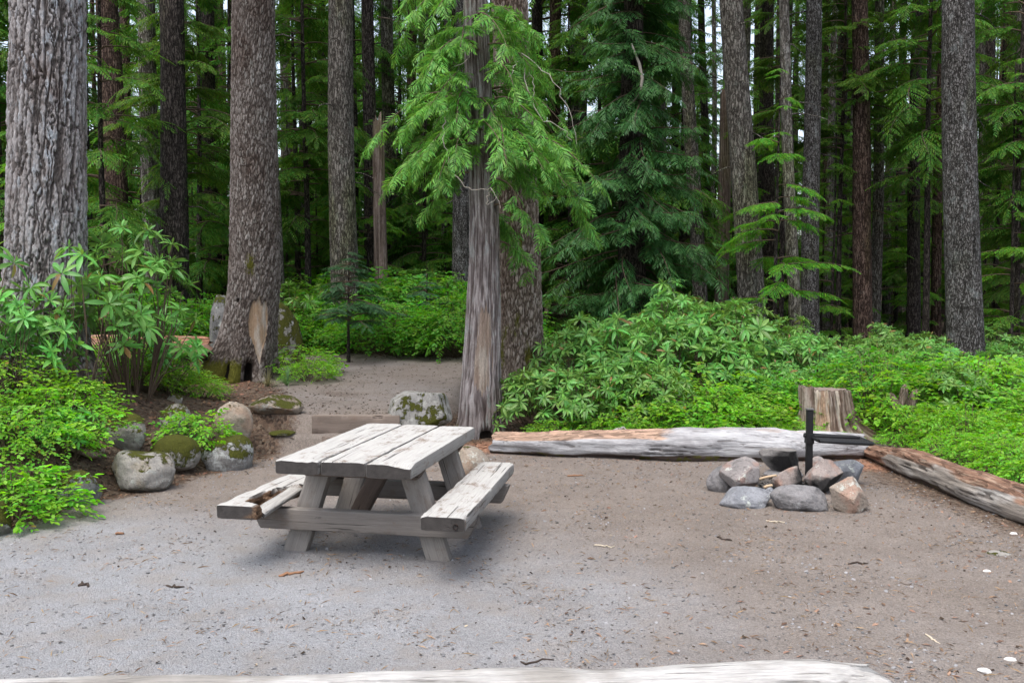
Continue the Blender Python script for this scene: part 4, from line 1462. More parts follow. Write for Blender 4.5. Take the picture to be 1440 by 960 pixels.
def beam_mesh(name, L, W, T, seed, mat, nx=70, rough=0.006, round_=0.010, damage=None, bev_end=None):
    """a sawn timber along X from -L/2 to L/2, with worn edges; damage(x, y, z, raw) may eat into it"""
    a = []
    ny, nz = 9, 4
    hy, hz_ = W / 2, T / 2
    for t in np.linspace(-1, 1, ny):
        a.append((t * hy, hz_))
    for t in np.linspace(1, -1, nz + 2)[1:-1]:
        a.append((hy, t * hz_))
    for t in np.linspace(1, -1, ny):
        a.append((t * hy, -hz_))
    for t in np.linspace(-1, 1, nz + 2)[1:-1]:
        a.append((-hy, t * hz_))
    ring = np.array(a)
    # rounded corners
    cy, cz = np.abs(ring[:, 0]) > hy - 1e-6, np.abs(ring[:, 1]) > hz_ - 1e-6
    both = cy & cz
    ring[both] -= np.sign(ring[both]) * round_ * 0.35
    n = len(ring)
    xs = np.linspace(-L / 2, L / 2, nx)
    xs = np.concatenate([[-L / 2 + 0.0], [-L / 2 + 0.006], xs[1:-1], [L / 2 - 0.006], [L / 2]])
    sc = np.ones(len(xs))
    sc[0] = sc[-1] = 1 - round_ / max(W, T) * 1.2
    X = np.repeat(xs[:, None], n, 1)
    Y = ring[None, :, 0] * sc[:, None]
    Z = ring[None, :, 1] * sc[:, None]
    P = np.stack([X.ravel() * 1.5, Y.ravel() * 12, Z.ravel() * 12], 1) + seed * 5.7
    nn = fbm(P, 4).reshape(X.shape)
    n2 = fbm(P * np.array([4, 1, 1]) + 30, 3).reshape(X.shape)
    corner = both[None] * 1.0
    k = rough * (0.5 * nn + corner * 1.5 * np.minimum(0, n2 - 0.05))
    Y = Y * (1 + k / (W / 2) * 1.0)
    Z = Z + np.sign(Z) * k * 0.6
    raw = 0 * X
    if bev_end is not None:       # slanted ends: shift x with z
        X = X + (X / (L / 2)) * bev_end * Z
    if damage is not None:
        X, Y, Z, raw = damage(X, Y, Z, nn, n2)
    m = len(xs)
    i = (np.arange(m - 1)[:, None] * n + np.arange(n)[None])
    j = (np.arange(m - 1)[:, None] * n + (np.arange(n)[None] + 1) % n)
    Q = np.stack([i, i + n, j + n, j], -1).reshape(-1, 4)
    V = np.stack([X, Y, Z], -1).reshape(-1, 3)
    # end caps as strips from the top row to the bottom row
    caps = []
    for s0, flip in ((0, False), ((m - 1) * n, True)):
        top = list(range(ny))
        bot = list(range(ny + nz, 2 * ny + nz))[::-1]
        left = list(range(2 * ny + nz, 2 * ny + 2 * nz))          # from bottom to top at -hy
        right = list(range(ny, ny + nz))
        f = [s0 + q for q in range(n)]
        caps.append(f if flip else f[::-1])
    me = mesh(name, V, Q, NG=caps, mat=mat, smooth=True, attrs={'raw': raw.ravel()})
    for p in me.polygons:
        if len(p.vertices) > 4:
            p.use_smooth = False
    es = np.zeros(len(me.edges), bool)
    me.set_sharp_from_angle(angle=R(40))
    return me


def put_beam(name, parent, p0, p1, W, T, mat, seed, up=(0, 0, 1), **kw):
    p0, p1 = np.array(p0, float), np.array(p1, float)
    L = np.linalg.norm(p1 - p0)
    me = beam_mesh(name, L, W, T, seed, mat, **kw)
    o = obj(name, me, parent)
    Fm = frames((p1 - p0)[None], up=up)[0]
    M = Matrix([[*Fm[0], 0], [*Fm[1], 0], [*Fm[2], 0], [0, 0, 0, 1]])
    M.translation = Vector((p0 + p1) / 2)
    o.matrix_local = M
    return o


def picnic_table():
    base = (-0.868, 6.35, hz(-0.868, 6.35))
    t = empty('picnic_table', base, -R(11.3), 'heavy weathered timber picnic table with a broken left bench', 'picnic table')
    HT, TT = 0.68, 0.088
    pw = 0.286
    for k, xx in enumerate((-0.293, 0.0, 0.293)):
        def worn(X, Y, Z, nn, n2, k=k):
            # near end (-X) of the outer right plank is worn thin and rounded
            if k == 2:
                e = ss((-0.70 - X) / 0.14) * ss((0.02 + Y * -1) / 0.12 + 0.2 * n2)
                Z = np.where(Z > 0, Z - e * 0.022, Z)
            ed = ss((np.abs(X) - 0.80) / 0.03)
            Z = np.where(Z > 0, Z - ed * 0.012 * (0.5 + n2 * 2).clip(0, 1.5), Z)
            return X, Y, Z, 0 * X
        put_beam('tabletop_plank', t, (xx, -0.82 + 0.012 * (k == 1), HT - TT / 2 - 0.002 * k), (xx, 0.82 - 0.01 * k, HT - TT / 2 - 0.002 * k), pw, TT, W_TOP, 3 + k, damage=worn, rough=0.005)

    def broken(X, Y, Z, nn, n2):
        # plank runs along +X away from the camera; its inner edge at Y<0 has rotted away near the near end
        x = X + 0.87
        dep = 0.155 * ss((x - 0.05) / 0.10) * ss((0.74 - x) / 0.35) + 0.05 * nn * ss((x - 0.05) / 0.1) * ss((0.85 - x) / 0.3)
        lim = -0.135 + dep
        cut = Y < lim
        raw = cut * 1.0
        Zn = np.where(cut & (Z > 0), Z - 0.03 - 0.10 * n2.clip(-0.2, 0.3), Z)
        Yn = np.where(cut, lim + 0.035 * n2 + 0.5 * (Y - lim) * (Z < 0) + 0.20 * (Y - lim), Y)
        near = ss((0.10 - x) / 0.05) * ss((-0.09 - Y) / 0.02)
        return X, Yn, Zn, np.maximum(raw, near * 0.8)
    put_beam('bench_plank', t, (-0.637, -0.93, 0.41 - 0.0425), (-0.637, 0.80, 0.41 - 0.0425), 0.27, 0.085, W_TOP, 11, nx=150, damage=broken, rough=0.010)['label'] = 'bench plank with a rotted, broken inner edge'
    sp = put_beam('splinter', t, (-0.555, -0.80, 0.335), (-0.515, -0.30, 0.395), 0.075, 0.040, W_TOP, 12, nx=40, rough=0.02, up=(0.5, 0, 1))
    put_beam('bench_plank', t, (0.668, -0.96, 0.41 - 0.0425), (0.606, 0.80, 0.41 - 0.0425), 0.27, 0.085, W_TOP, 13, nx=90, rough=0.008)
    for yf in (-0.40, 0.42):
        front = -1 if yf < 0 else 1
        for s in (-1, 1):
            put_beam('leg', t, (s * 0.50, yf, -0.03), (s * 0.30, yf, 0.592), 0.155, 0.085, W_LEG, 20 + s + int(yf * 10), up=(0, -1, 0), rough=0.007, nx=40)
        put_beam('cross_beam', t, (-0.72, yf + front * 0.086, 0.235), (0.74, yf + front * 0.086, 0.235), 0.085, 0.135, W_LEG, 30 + int(yf * 10), rough=0.006, bev_end=0.45)
        put_beam('support_beam', t, (-0.40, yf + front * 0.085, 0.556), (0.40, yf + front * 0.085, 0.556), 0.08, 0.066, W_DARK, 34 + int(yf * 10), rough=0.004, bev_end=0.7)
    put_beam('brace', t, (-0.35, 0.40, 0.08), (0.02, 0.0, 0.585), 0.13, 0.08, W_DARK, 41, up=(0, -1, 0), nx=30)
    # dark ring for the rusty hole in the near end of the right bench
    A = Acc()
    A.tube([(0.745, -0.9655, 0.356), (0.745, -0.955, 0.356)], [0.016, 0.016], 10)
    me = A.mesh('bolt_recess', plain('rust_hole', (0.03, 0.014, 0.010), 0.9))
    obj('bolt_hole', me, t)


picnic_table()


# ------------------------------------------------------------------ logs, stump
def log_mesh(name, pts, rad, seed, mat, red=None, n=72, dx=0.02, rough=1.0, cut=(True, True), squash=0.92, cracks=1.0, jag=(0, 0)):
    """a fallen log along a polyline (world coordinates relative to its middle); bare wood relief and drying cracks"""
    pts = np.array(pts, float)
    seg = np.concatenate([[0], np.cumsum(np.linalg.norm(np.diff(pts, axis=0), axis=1))])
    L = seg[-1]
    ts = np.arange(0, L + dx, dx)
    ts[-1] = L
    C = np.stack([np.interp(ts, seg, pts[:, c]) for c in range(3)], 1)
    for _ in range(12):
        C[1:-1] = (C[:-2] + 2 * C[1:-1] + C[2:]) / 4
    rr = np.interp(ts, seg, rad)
    T_ = np.gradient(C, axis=0)
    Fm = frames(T_)
    th = np.arange(n) / n * 2 * math.pi
    S, TH = np.meshgrid(ts, th, indexing='ij')
    P = np.stack([S.ravel() * 1.0, np.cos(TH).ravel() * 0.16, np.sin(TH).ravel() * 0.16], 1) + seed * 4.3
    st = fbm(P * np.array([1.3, 16, 16]), 5).reshape(S.shape)
    big = fbm(P * np.array([1.2, 5, 5]) + 8, 3).reshape(S.shape)
    cr = np.abs(pn(P * np.array([0.55, 19, 19]) + 0.5 * st.ravel()[:, None] + 3)).reshape(S.shape)
    cm = ss((fbm(P * np.array([0.9, 4, 4]) + 21, 2).reshape(S.shape) - 0.02) / 0.3)
    crack = (1 - ss(cr / 0.10)) * cm * cracks
    r = np.repeat(rr[:, None], n, 1) * (1 + 0.22 * big * rough) + rough * (0.020 * st) - 0.020 * crack
    up = np.sin(TH)
    rd = red(S / L, TH, st, big) if red else 0 * S
    r = r - 0.03 * np.clip(rd, 0, 1) * np.clip(up, 0, 1)
    X = C[:, None, :] + Fm[:, None, :, 1] * (r * np.cos(TH))[..., None] + Fm[:, None, :, 2] * (r * np.sin(TH) * squash)[..., None]
    for e, s in ((0, 1), (1, -1)):
        if jag[e]:
            k = np.exp(-(S if e == 0 else L - S) / 0.05)
            X = X + Fm[:, None, :, 0] * (k * jag[e] * (st * 1.5 + 0.4 * big) * s)[..., None]
    m = len(ts)
    i = (np.arange(m - 1)[:, None] * n + np.arange(n)[None])
    j = (np.arange(m - 1)[:, None] * n + (np.arange(n)[None] + 1) % n)
    Q = np.stack([i, j, j + n, i + n], -1).reshape(-1, 4)
    V = X.reshape(-1, 3)
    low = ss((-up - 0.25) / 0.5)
    mid = C[m // 2].copy()
    ng = [list(range(n))[::-1], list(range((m - 1) * n, m * n))]
    me = mesh(name, V - mid, Q, NG=ng, mat=mat, attrs={'red': np.clip(rd, 0, 1).ravel(), 'low': low.ravel(), 'crackd': crack.ravel()})
    # grain follows the log: turn the mesh so that local X is its direction
    d = C[-1] - C[0]
    a = math.atan2(d[1], d[0])
    me.transform(Matrix.Rotation(-a, 4, 'Z'))
    return me, mid, a


def put_log(name, label, *args, **kw):
    me, mid, a = log_mesh(name, *args, **kw)
    o = obj(name, me, None, mid)
    o.rotation_euler = (0, 0, a)
    tag(o, label, 'log')
    return o


L_WHITE = log_mat('silvery_log', (0.40, 0.396, 0.40), (0.25, 0.242, 0.245), (0.30, 0.20, 0.145), (0.060, 0.045, 0.038), 0.7)
L_ROT = log_mat('decaying_log', (0.33, 0.315, 0.295), (0.21, 0.185, 0.16), (0.165, 0.095, 0.065), (0.040, 0.028, 0.022), 0.2)
L_FRONT = log_mat('front_white_log', (0.40, 0.39, 0.375), (0.25, 0.235, 0.215), (0.34, 0.22, 0.13), (0.10, 0.075, 0.06), 0.0)
L_OLD = log_mat('old_fallen_log', (0.33, 0.20, 0.15), (0.24, 0.14, 0.10), (0.26, 0.13, 0.08), (0.02, 0.014, 0.012), 0.4)

put_log('fallen_log', 'long peeled silvery log with a reddish rotten top, lying behind the fire ring',
        [(-0.18, 9.85, 0.10), (0.7, 9.62, 0.13), (1.7, 9.42, 0.15), (2.7, 9.40, 0.14), (3.62, 9.52, 0.115)], [0.145, 0.172, 0.192, 0.182, 0.145], 1, L_WHITE,
        red=lambda t, th, st, big: ss((np.sin(th) - 0.30 + 0.5 * st) / 0.35) * ss((0.53 + 0.1 * big - t) / 0.1) * 1.0 + 0.5 * ss((np.sin(th) - 0.72) / 0.2) * ss((t - 0.5) / 0.1) * ss((st + 0.1) / 0.3), rough=1.35, cracks=1.3, jag=(0.06, 0.08))
put_log('fallen_log', 'crumbling brown log running from the fire ring to the right edge',
        [(3.70, 9.45, 0.08), (3.74, 8.6, 0.12), (3.80, 7.6, 0.11), (3.92, 6.6, 0.10), (4.10, 5.4, 0.10)], [0.10, 0.15, 0.175, 0.175, 0.17], 2, L_ROT,
        red=lambda t, th, st, big: np.maximum(ss((np.sin(th) - 0.35 + 0.7 * st) / 0.4) * 0.9, ss((0.16 + 0.15 * big - t) / 0.05)), rough=1.5, jag=(0.5, 0.2), cracks=1.4)
put_log('fallen_log', 'white weathered log along the bottom edge, nearest the camera',
        [(-3.1, 3.36, 0.125), (-1.4, 3.40, 0.12), (0.2, 3.45, 0.12), (1.18, 3.50, 0.13), (1.38, 3.52, 0.12)], [0.135, 0.14, 0.148, 0.155, 0.14], 3, L_FRONT,
        red=lambda t, th, st, big: 0.9 * ss((0.35 - t) / 0.3) * ss((st - 0.05) / 0.1), jag=(0.1, 0.12), rough=1.0, cracks=1.6)
_b = at(300, 475, 13.0)
put_log('fallen_log', 'reddish fallen log with a dark hollow end, half hidden by leaves on the left bank',
        [(-6.6, 12.3, 0.95), (-5.4, 12.7, 0.97), (-4.33, 13.05, 0.93)], [0.19, 0.20, 0.205], 4, L_OLD,
        red=lambda t, th, st, big: ss((np.sin(th) - 0.1) / 0.4) * 0.9, jag=(0.1, 0.12))
_h = bpy.data.objects['fallen_log.003']
A = Acc()
_n = 20
_th = np.arange(_n) / _n * 6.2832
_ax = np.array([1.07, 0.35, -0.03]); _ax /= np.linalg.norm(_ax)
_F = frames(_ax[None])[0]
_c = np.array([-4.33, 13.05, 0.93])
_rg = [(0.165, 0.012), (0.15, -0.02), (0.12, -0.12)]
_V = [(_c + _ax * d + _F[:, 1] * r_ * math.cos(a) + _F[:, 2] * r_ * math.sin(a) * 0.92) for r_, d in _rg for a in _th]
A.add(_V, [(k * _n + j, k * _n + (j + 1) % _n, (k + 1) * _n + (j + 1) % _n, (k + 1) * _n + j) for k in range(2) for j in range(_n)])


def stump():
    Y = 10.75
    base = np.array([(1160 - 720) / F * Y, Y, 0])
    base[2] = hz(base[0], base[1])
    ztop = at(1160, 546, Y)[2] - base[2]
    zs = np.concatenate([np.arange(-0.15, ztop, 0.012), [ztop]])
    px_r = 33 / F * Y
    rad = np.interp(zs, [0, 0.12, 0.3, ztop], [px_r * 1.25, px_r * 1.08, px_r * 1.0, px_r * 0.98])
    cx = np.interp(zs, [0, ztop], [0.05, 0.0])

    def flare(TH, Z):
        e = np.exp(-np.maximum(Z, 0) / 0.16)
        return 1 + e * (0.75 * np.exp(-((TH - 1.05) / 0.40) ** 2) + 0.25) + 0.10 * np.cos(5 * TH + 0.6) * (0.5 + e) + 0.05 * np.cos(11 * TH) - 0.10 * np.exp(-((TH - 0.5) / 0.12) ** 2) * ss((0.5 - Z) / 0.3)

    def post(TH, Z, disp, RR, a):
        P = np.stack([np.sin(TH).ravel(), -np.cos(TH).ravel(), Z.ravel()], 1)
        n = fbm(P * np.array([8, 8, 2]), 4).reshape(Z.shape)
        a['scar'][:] = ss((0.28 - np.abs(TH + 0.45) + 0.3 * n) / 0.08) * 0.9
        s2 = ss((0.13 - np.abs(TH - 0.22 - 0.15 * Z) + 0.12 * n) / 0.04)
        a['hole'][:] = 0
        a['white'] = s2
        a['scar'][:] = np.maximum(a['scar'], s2)
        dk = ss((-TH - 0.85 + 0.2 * n) / 0.1)
        a['moss'][:] = 0.35 * ss((TH - 0.8) / 0.4) * ss((0.3 - Z) / 0.2)
        e = ss((Z - ztop + 0.03) / 0.03)
        Z += ss((Z - ztop + 0.15) / 0.15) * (0.035 * n + 0.03 * ss((-TH - 0.6) / 0.3) - 0.02 * (TH > 0.8))
        return disp - 0.01 * s2 + 0.0 * dk - 0.03 * e * np.abs(n), RR
    m = hero_bark_mat('stump_wood', (0.07, 0.045, 0.034), (0.235, 0.175, 0.140), (0.40, 0.34, 0.295), (0.40, 0.38, 0.36), 0.3, (0.36, 0.24, 0.16), (0.58, 0.50, 0.42), 0.7)
    me = hero_trunk('stump', zs, cx, 0 * zs, rad, 'fibre', m, 150, 50, flare, post, 1.6, 6)
    t = empty('tree_stump', base, 0, 'flat topped sawn tree stump with a white stripe, in the bushes behind the log', 'stump')
    obj('trunk', me, t)
    # sawn top: rings of faces from the rim of the trunk to the heart
    n = 200
    V0 = np.array([v.co[:] for v in me.vertices])[-n:]
    c = V0.mean(0)
    A = Acc()
    ks = np.linspace(1.0, 0.02, 9)
    V = []
    for k in ks:
        ring = c + (V0 - c) * k
        ring[:, 2] = c[2] + 0.004 + (V0[:, 2] - c[2]) * k ** 3 + 0.010 * fbm(ring * 18, 3) * (k < 1)
        V.append(ring)
    Q = [(a * n + j, a * n + (j + 1) % n, (a + 1) * n + (j + 1) % n, (a + 1) * n + j) for a in range(8) for j in range(n)]
    A.add(np.concatenate(V), Q)
    obj('sawn_top', A.mesh('sawn_top', plain('sawn_wood', (0.20, 0.16, 0.135), 0.9, 0.1, 30, 0.8)), t)


stump()

# a small splintered snag in the bright bushes at right
_s = at(1268, 600, 10.7)
_sn = empty('broken_stub', (_s[0], 10.7, hz(_s[0], 10.7) + 0.22), 0, 'small grey splintered stub poking out of the bright green shrubs', 'stub')
A = Acc()
for k, (dx, hgt, ln) in enumerate(((-0.08, 0.20, -0.05), (0.0, 0.30, 0.03), (0.10, 0.24, 0.06))):
    A.tube([(dx, 0, -0.05), (dx + ln * .4, 0, hgt * 0.5), (dx + ln, 0.02, hgt * 0.85), (dx + ln * 1.3, 0.02, hgt)], [0.06, 0.055, 0.045, 0.012], 7)
obj('wood', A.mesh('stub_wood', BK['snag']), _sn)


# ------------------------------------------------------------------ the timber steps up to the path
STEP = wood_mat('step_timber', (0.19, 0.155, 0.13), (0.165, 0.13, 0.108), (0.13, 0.10, 0.085), (0.09, 0.07, 0.06), stain=0.35)
for (x0, x1, y, zt, lab) in ((-2.17, -1.22, 10.05, 0.37, 'upper timber step at the start of the earth path'), (-2.0, -0.95, 9.73, 0.19, 'lower timber step mostly hidden by the picnic table')):
    me = beam_mesh('timber_step', x1 - x0, 0.11, 0.21, int(y * 10), STEP, rough=0.030)
    o = obj('timber_step', me, None, ((x0 + x1) / 2, y - 0.03, zt - 0.10))
    o.rotation_euler = (0, 0, R(1.5))
    tag(o, lab, 'step')

# ------------------------------------------------------------------ boulders
_bm = bmesh.new()
bmesh.ops.create_icosphere(_bm, subdivisions=5, radius=1.0)
_bm.verts.ensure_lookup_table()
ICO_V = np.array([v.co[:] for v in _bm.verts])
ICO_T = np.array([[v.index for v in f.verts] for f in _bm.faces])
_bm.free()


def boulder_mesh(name, sx, sy, sz, seed, mat, facets=0, rough=0.14, sharp=0.75, soot=None, cuts=()):
    r = np.random.default_rng(seed)
    V = ICO_V.copy()
    if facets:
        for k in range(facets):
            n = r.normal(size=3)
            n /= np.linalg.norm(n)
            d = r.uniform(0.50, 0.86)
            V = V - n[None] * np.maximum(0, V @ n - d)[:, None] * sharp
    for n, d in cuts:
        n = np.array(n, float)
        n /= np.linalg.norm(n)
        V = V - n[None] * np.maximum(0, V @ n - d)[:, None] * 0.95
    P = ICO_V + seed * 2.37
    dsp = rough * fbm(P * 1.3, 4) + 0.10 * rough * 2 * fbm(P * 5, 4) + 0.022 * fbm(P * 15, 4)
    V = V * (1 + dsp)[:, None]
    V = V / np.abs(V).max(0)
    V = V * np.array([sx, sy, sz])
    at_ = {}
    if soot is not None:
        nrm = ICO_V
        at_['soot'] = np.clip(nrm @ np.array(soot), -1, 1)
    return mesh(name, V, T=ICO_T, mat=mat, attrs=at_)


def boulder(label, cxp, base_py, w, h, mat, seed, thick=0.9, sink=0.25, rz=0.0, tilt=(0, 0), Y=None, lift=None, name='boulder', group=None, cat='boulder', **kw):
    """a stone whose outline is w by h pixels, standing on the ground at pixel (cxp, base_py)"""
    if Y is None:
        g = gr(cxp, base_py)
        Y = g[1] + 0.3 * w / F * g[1]
    top = at(cxp, base_py - h, Y)
    sx = w / F * Y / 2
    zg = hz(top[0], Y) if lift is None else at(cxp, base_py, Y)[2]
    hh = max(0.04, top[2] - zg)
    bot = zg - (sink * hh if lift is None else 0)
    sz = (top[2] - bot) / 2
    me = boulder_mesh(name, sx, sx * thick, sz, seed, mat, **kw)
    o = obj(name, me, None, (top[0], Y, (top[2] + bot) / 2))
    o.rotation_euler = (tilt[0], tilt[1], rz)
    return tag(o, label, cat, group)


GREY, GREY2, TAN, BRN, PNK = (0.205, 0.192, 0.172), (0.285, 0.268, 0.242), (0.225, 0.185, 0.142), (0.155, 0.125, 0.098), (0.30, 0.215, 0.175)
r1 = rock_mat('pale_boulder_rock', GREY, GREY2, 0.30, 0.15, (0.26, 0.225, 0.175), lcol=(0.33, 0.34, 0.31))
r2 = rock_mat('half_mossy_rock', (0.155, 0.148, 0.125), (0.23, 0.215, 0.188), 0.48, 0.4, lcol=(0.28, 0.29, 0.25))
r3 = rock_mat('mossy_rock', (0.16, 0.15, 0.13), (0.26, 0.25, 0.22), 0.75, 0.3)
r4 = rock_mat('lichen_rock', (0.17, 0.165, 0.155), (0.25, 0.245, 0.235), 0.52, 0.9, lcol=(0.36, 0.375, 0.36))
r5 = rock_mat('tan_rock', TAN, (0.29, 0.245, 0.20), 0.10, 0.2, (0.26, 0.19, 0.14))
r6 = rock_mat('brown_rock', BRN, (0.24, 0.20, 0.155), 0.36, 0.2, (0.23, 0.16, 0.11), lcol=(0.28, 0.28, 0.25))
r7 = rock_mat('dark_rock', (0.10, 0.10, 0.10), (0.19, 0.185, 0.18), 0.40, 0.1)
r8 = rock_mat('square_mossy_rock', (0.19, 0.185, 0.17), (0.275, 0.265, 0.25), 0.68, 0.5, lcol=(0.34, 0.34, 0.31), nzw=-0.05)
boulder('pale rounded boulder with little moss, nearest the bare ground on the left bank', 200, 692, 98, 60, r1, 1, 0.9, 0.3, facets=9, sharp=0.6, rough=0.15)
boulder('rounded grey boulder with a mossy front corner, above the pale one', 178, 637, 60, 60, r2, 2, 0.9, 0.3, facets=5, sharp=0.5, rough=0.12)
boulder('dark boulder almost covered in moss, right of the pale one', 247, 668, 68, 58, r3, 3, 0.9, 0.3, facets=4, sharp=0.5, rough=0.10)
boulder('white lichen boulder streaked with moss, right of the mossy dark one', 317, 662, 78, 54, r4, 4, 0.9, 0.3, facets=5, sharp=0.6, rough=0.12)
boulder('upright tan boulder behind the lichen covered one', 328, 636, 56, 72, r5, 5, 0.85, 0.2, facets=6, sharp=0.5, rough=0.10, rz=0.5)
boulder('angular brown boulder with a mossy top beside the timber steps', 388, 606, 76, 52, r6, 6, 0.8, 0.2, facets=8, sharp=0.85, rough=0.08, tilt=(0, 0.12), rz=0.2)
boulder('small mossy stone tucked under the angular brown boulder', 397, 625, 38, 20, r3, 7, 0.9, 0.3, name='stone', cat='stone', facets=4)
boulder('dark wet looking boulder with moss, under the lowest bright shrub', 108, 713, 66, 54, r7, 8, 0.9, 0.3, facets=4, sharp=0.5)
boulder('brown wedge of rock on the bank left of the grey mossy boulder', 118, 650, 56, 36, r6, 9, 0.9, 0.3, facets=7, sharp=0.8, tilt=(0, 0.25))
boulder('mossy stone cut off by the left edge', -6, 755, 40, 52, r3, 10, 0.9, 0.3, facets=4)
boulder('greenish stone behind the little bright shrub between the boulders', 246, 610, 44, 46, r2, 11, 0.9, 0.3, name='stone', cat='stone', facets=5)
boulder('square speckled boulder with mossy sides, between the steps and the cedar', 589, 606, 96, 67, r8, 12, 0.8, lift=1, Y=10.25, facets=0, rough=0.07, rz=0.15,
        cuts=(((0.1, 0.1, 1), 0.62), ((-0.25, -1, 0.12), 0.62), ((1, -0.2, 0.22), 0.68), ((-1, -0.1, 0.25), 0.66), ((-0.7, 0, 0.8), 0.66), ((0, 1, 0), 0.7)))
boulder('tall mossy boulder behind the right side of the scarred tree', 398, 486, 62, 74, r3, 13, 0.9, 0.6, Y=15.3, facets=3, rough=0.16, sharp=0.5)
boulder('grey boulder behind the left side of the scarred tree', 318, 480, 48, 66, r7, 14, 0.9, 0.2, Y=15.6, facets=6, rough=0.1, sharp=0.6)
boulder('low tan rock bulging from the dirt behind the right bench', 657, 658, 66, 32, r5, 15, 0.9, 0.6, facets=3, rough=0.1, Y=8.75)
boulder('small grey stone peeking over the middle of the silvery log', 870, 614, 40, 16, r1, 16, 0.9, 0.5, Y=9.95, name='stone', cat='stone', facets=4)
boulder('flat grey stone sunk in the dirt near the right edge', 1405, 782, 52, 8, r1, 17, 0.7, 3.0, name='stone', cat='stone', facets=3)
boulder('small pale stone half buried in the left bank above the boulders', 247, 566, 24, 14, r1, 18, 0.9, 0.5, name='stone', cat='stone', facets=4)

# the fire ring: every stone by itself
FG = 'stones of the fire ring'
f_bl = rock_mat('bluish_basalt', (0.15, 0.155, 0.168), (0.245, 0.25, 0.265), 0, 0.15)
f_dk = rock_mat('dark_basalt', (0.115, 0.112, 0.112), (0.21, 0.20, 0.20), 0, 0.25, lcol=(0.25, 0.25, 0.25))
f_pk = rock_mat('pinkish_fire_stone', (0.20, 0.165, 0.150), (0.27, 0.23, 0.21), 0, 0.1, (0.27, 0.18, 0.145), 1.05)
f_rg = rock_mat('red_grey_fire_stone', (0.16, 0.148, 0.144), (0.25, 0.225, 0.215), 0, 0.1, (0.25, 0.175, 0.15), 0.25)
f_tn = rock_mat('tan_fire_stone', (0.23, 0.19, 0.155), (0.31, 0.26, 0.215), 0, 0.1, (0.29, 0.195, 0.15), 0.15)
f_so = rock_mat('sooty_stone', (0.15, 0.14, 0.135), (0.24, 0.225, 0.21), 0, 0.0, None, 1.15)
kw = dict(group=FG, name='fire_ring_stone', cat='stone')
boulder('rounded grey stone at the left end of the fire ring', 1016, 692, 46, 40, f_dk, 31, 0.9, 0.3, facets=5, sharp=0.5, **kw)
boulder('bluish slab at the base of the fire ring, under the reddish grey stone', 1048, 714, 78, 30, f_bl, 33, 0.8, 0.4, facets=8, sharp=0.85, **kw)
boulder('angular reddish grey stone resting on the bluish slab', 1045, 690, 64, 44, f_rg, 32, 0.75, lift=1, Y=7.75, facets=16, sharp=0.97, rough=0.05, tilt=(0.2, 0.05), **kw)
boulder('long dark grey stone at the front of the fire ring', 1128, 719, 90, 38, f_dk, 34, 0.7, 0.3, facets=9, sharp=0.75, rough=0.16, tilt=(0, 0.08), **kw)
boulder('tan and pink boulder at the right front of the fire ring', 1194, 722, 66, 60, f_tn, 35, 0.75, 0.12, facets=12, sharp=0.97, rough=0.05, tilt=(-0.15, 0.25), cuts=(((1, -0.2, 0.75), 0.55),), **kw)
boulder('pinkish stone with a sooty underside beside the grill post', 1158, 692, 56, 46, f_pk, 36, 0.8, lift=1, Y=7.85, facets=14, sharp=0.97, rough=0.05, soot=(0.1, -0.5, -0.9), tilt=(0, -0.2), **kw)
boulder('low reddish stone lying inside the fire ring', 1112, 688, 54, 32, f_pk, 37, 0.8, lift=1, Y=8.0, facets=14, sharp=0.97, rough=0.05, soot=(0.8, -0.4, -0.1), tilt=(0, -0.25), **kw)
boulder('soot blackened block at the back of the fire ring', 1101, 664, 66, 44, f_so, 38, 0.8, lift=1, Y=8.5, facets=14, sharp=0.97, rough=0.05, soot=(0.1, -0.95, -0.35), cuts=(((0.05, 0, 1), 0.5),), **kw)
boulder('bluish block at the right rear of the fire ring', 1183, 690, 60, 48, f_bl, 39, 0.9, lift=1, Y=8.25, facets=14, sharp=0.97, rough=0.05, **kw)
boulder('flat grey stone under the soot blackened block', 1098, 676, 60, 16, f_dk, 43, 0.9, 0.3, Y=8.55, facets=5, sharp=0.7, **kw)
boulder('small grey chip between the front stones of the fire ring', 1085, 698, 20, 13, f_bl, 40, 0.8, 0.3, facets=8, sharp=0.9, Y=7.6, **kw)
boulder('small brown stone behind the grill post', 1150, 664, 26, 24, f_rg, 41, 0.8, 0.3, Y=8.6, facets=6, **kw)

# two bits of unburnt wood in the ring
M_STICK = plain('split_wood', (0.48, 0.36, 0.24), 0.85, 0.1, 60, 0.5)
for (a, b, lab) in (((1066, 674, 7.98), (1092, 668, 7.9), 'pale thin stick lying across the fire ring'), ((1074, 685, 7.72), (1086, 682, 7.72), 'short orange piece of split wood in the fire ring')):
    p, q = at(*a), at(*b)
    A = Acc()
    A.tube([p - p, (q - p) * 0.5 + np.array([0, 0, .004]), q - p], [0.012, 0.013, 0.011], 6)
    tag(obj('firewood_stick', A.mesh('firewood_stick', M_STICK), None, p), lab, 'firewood')


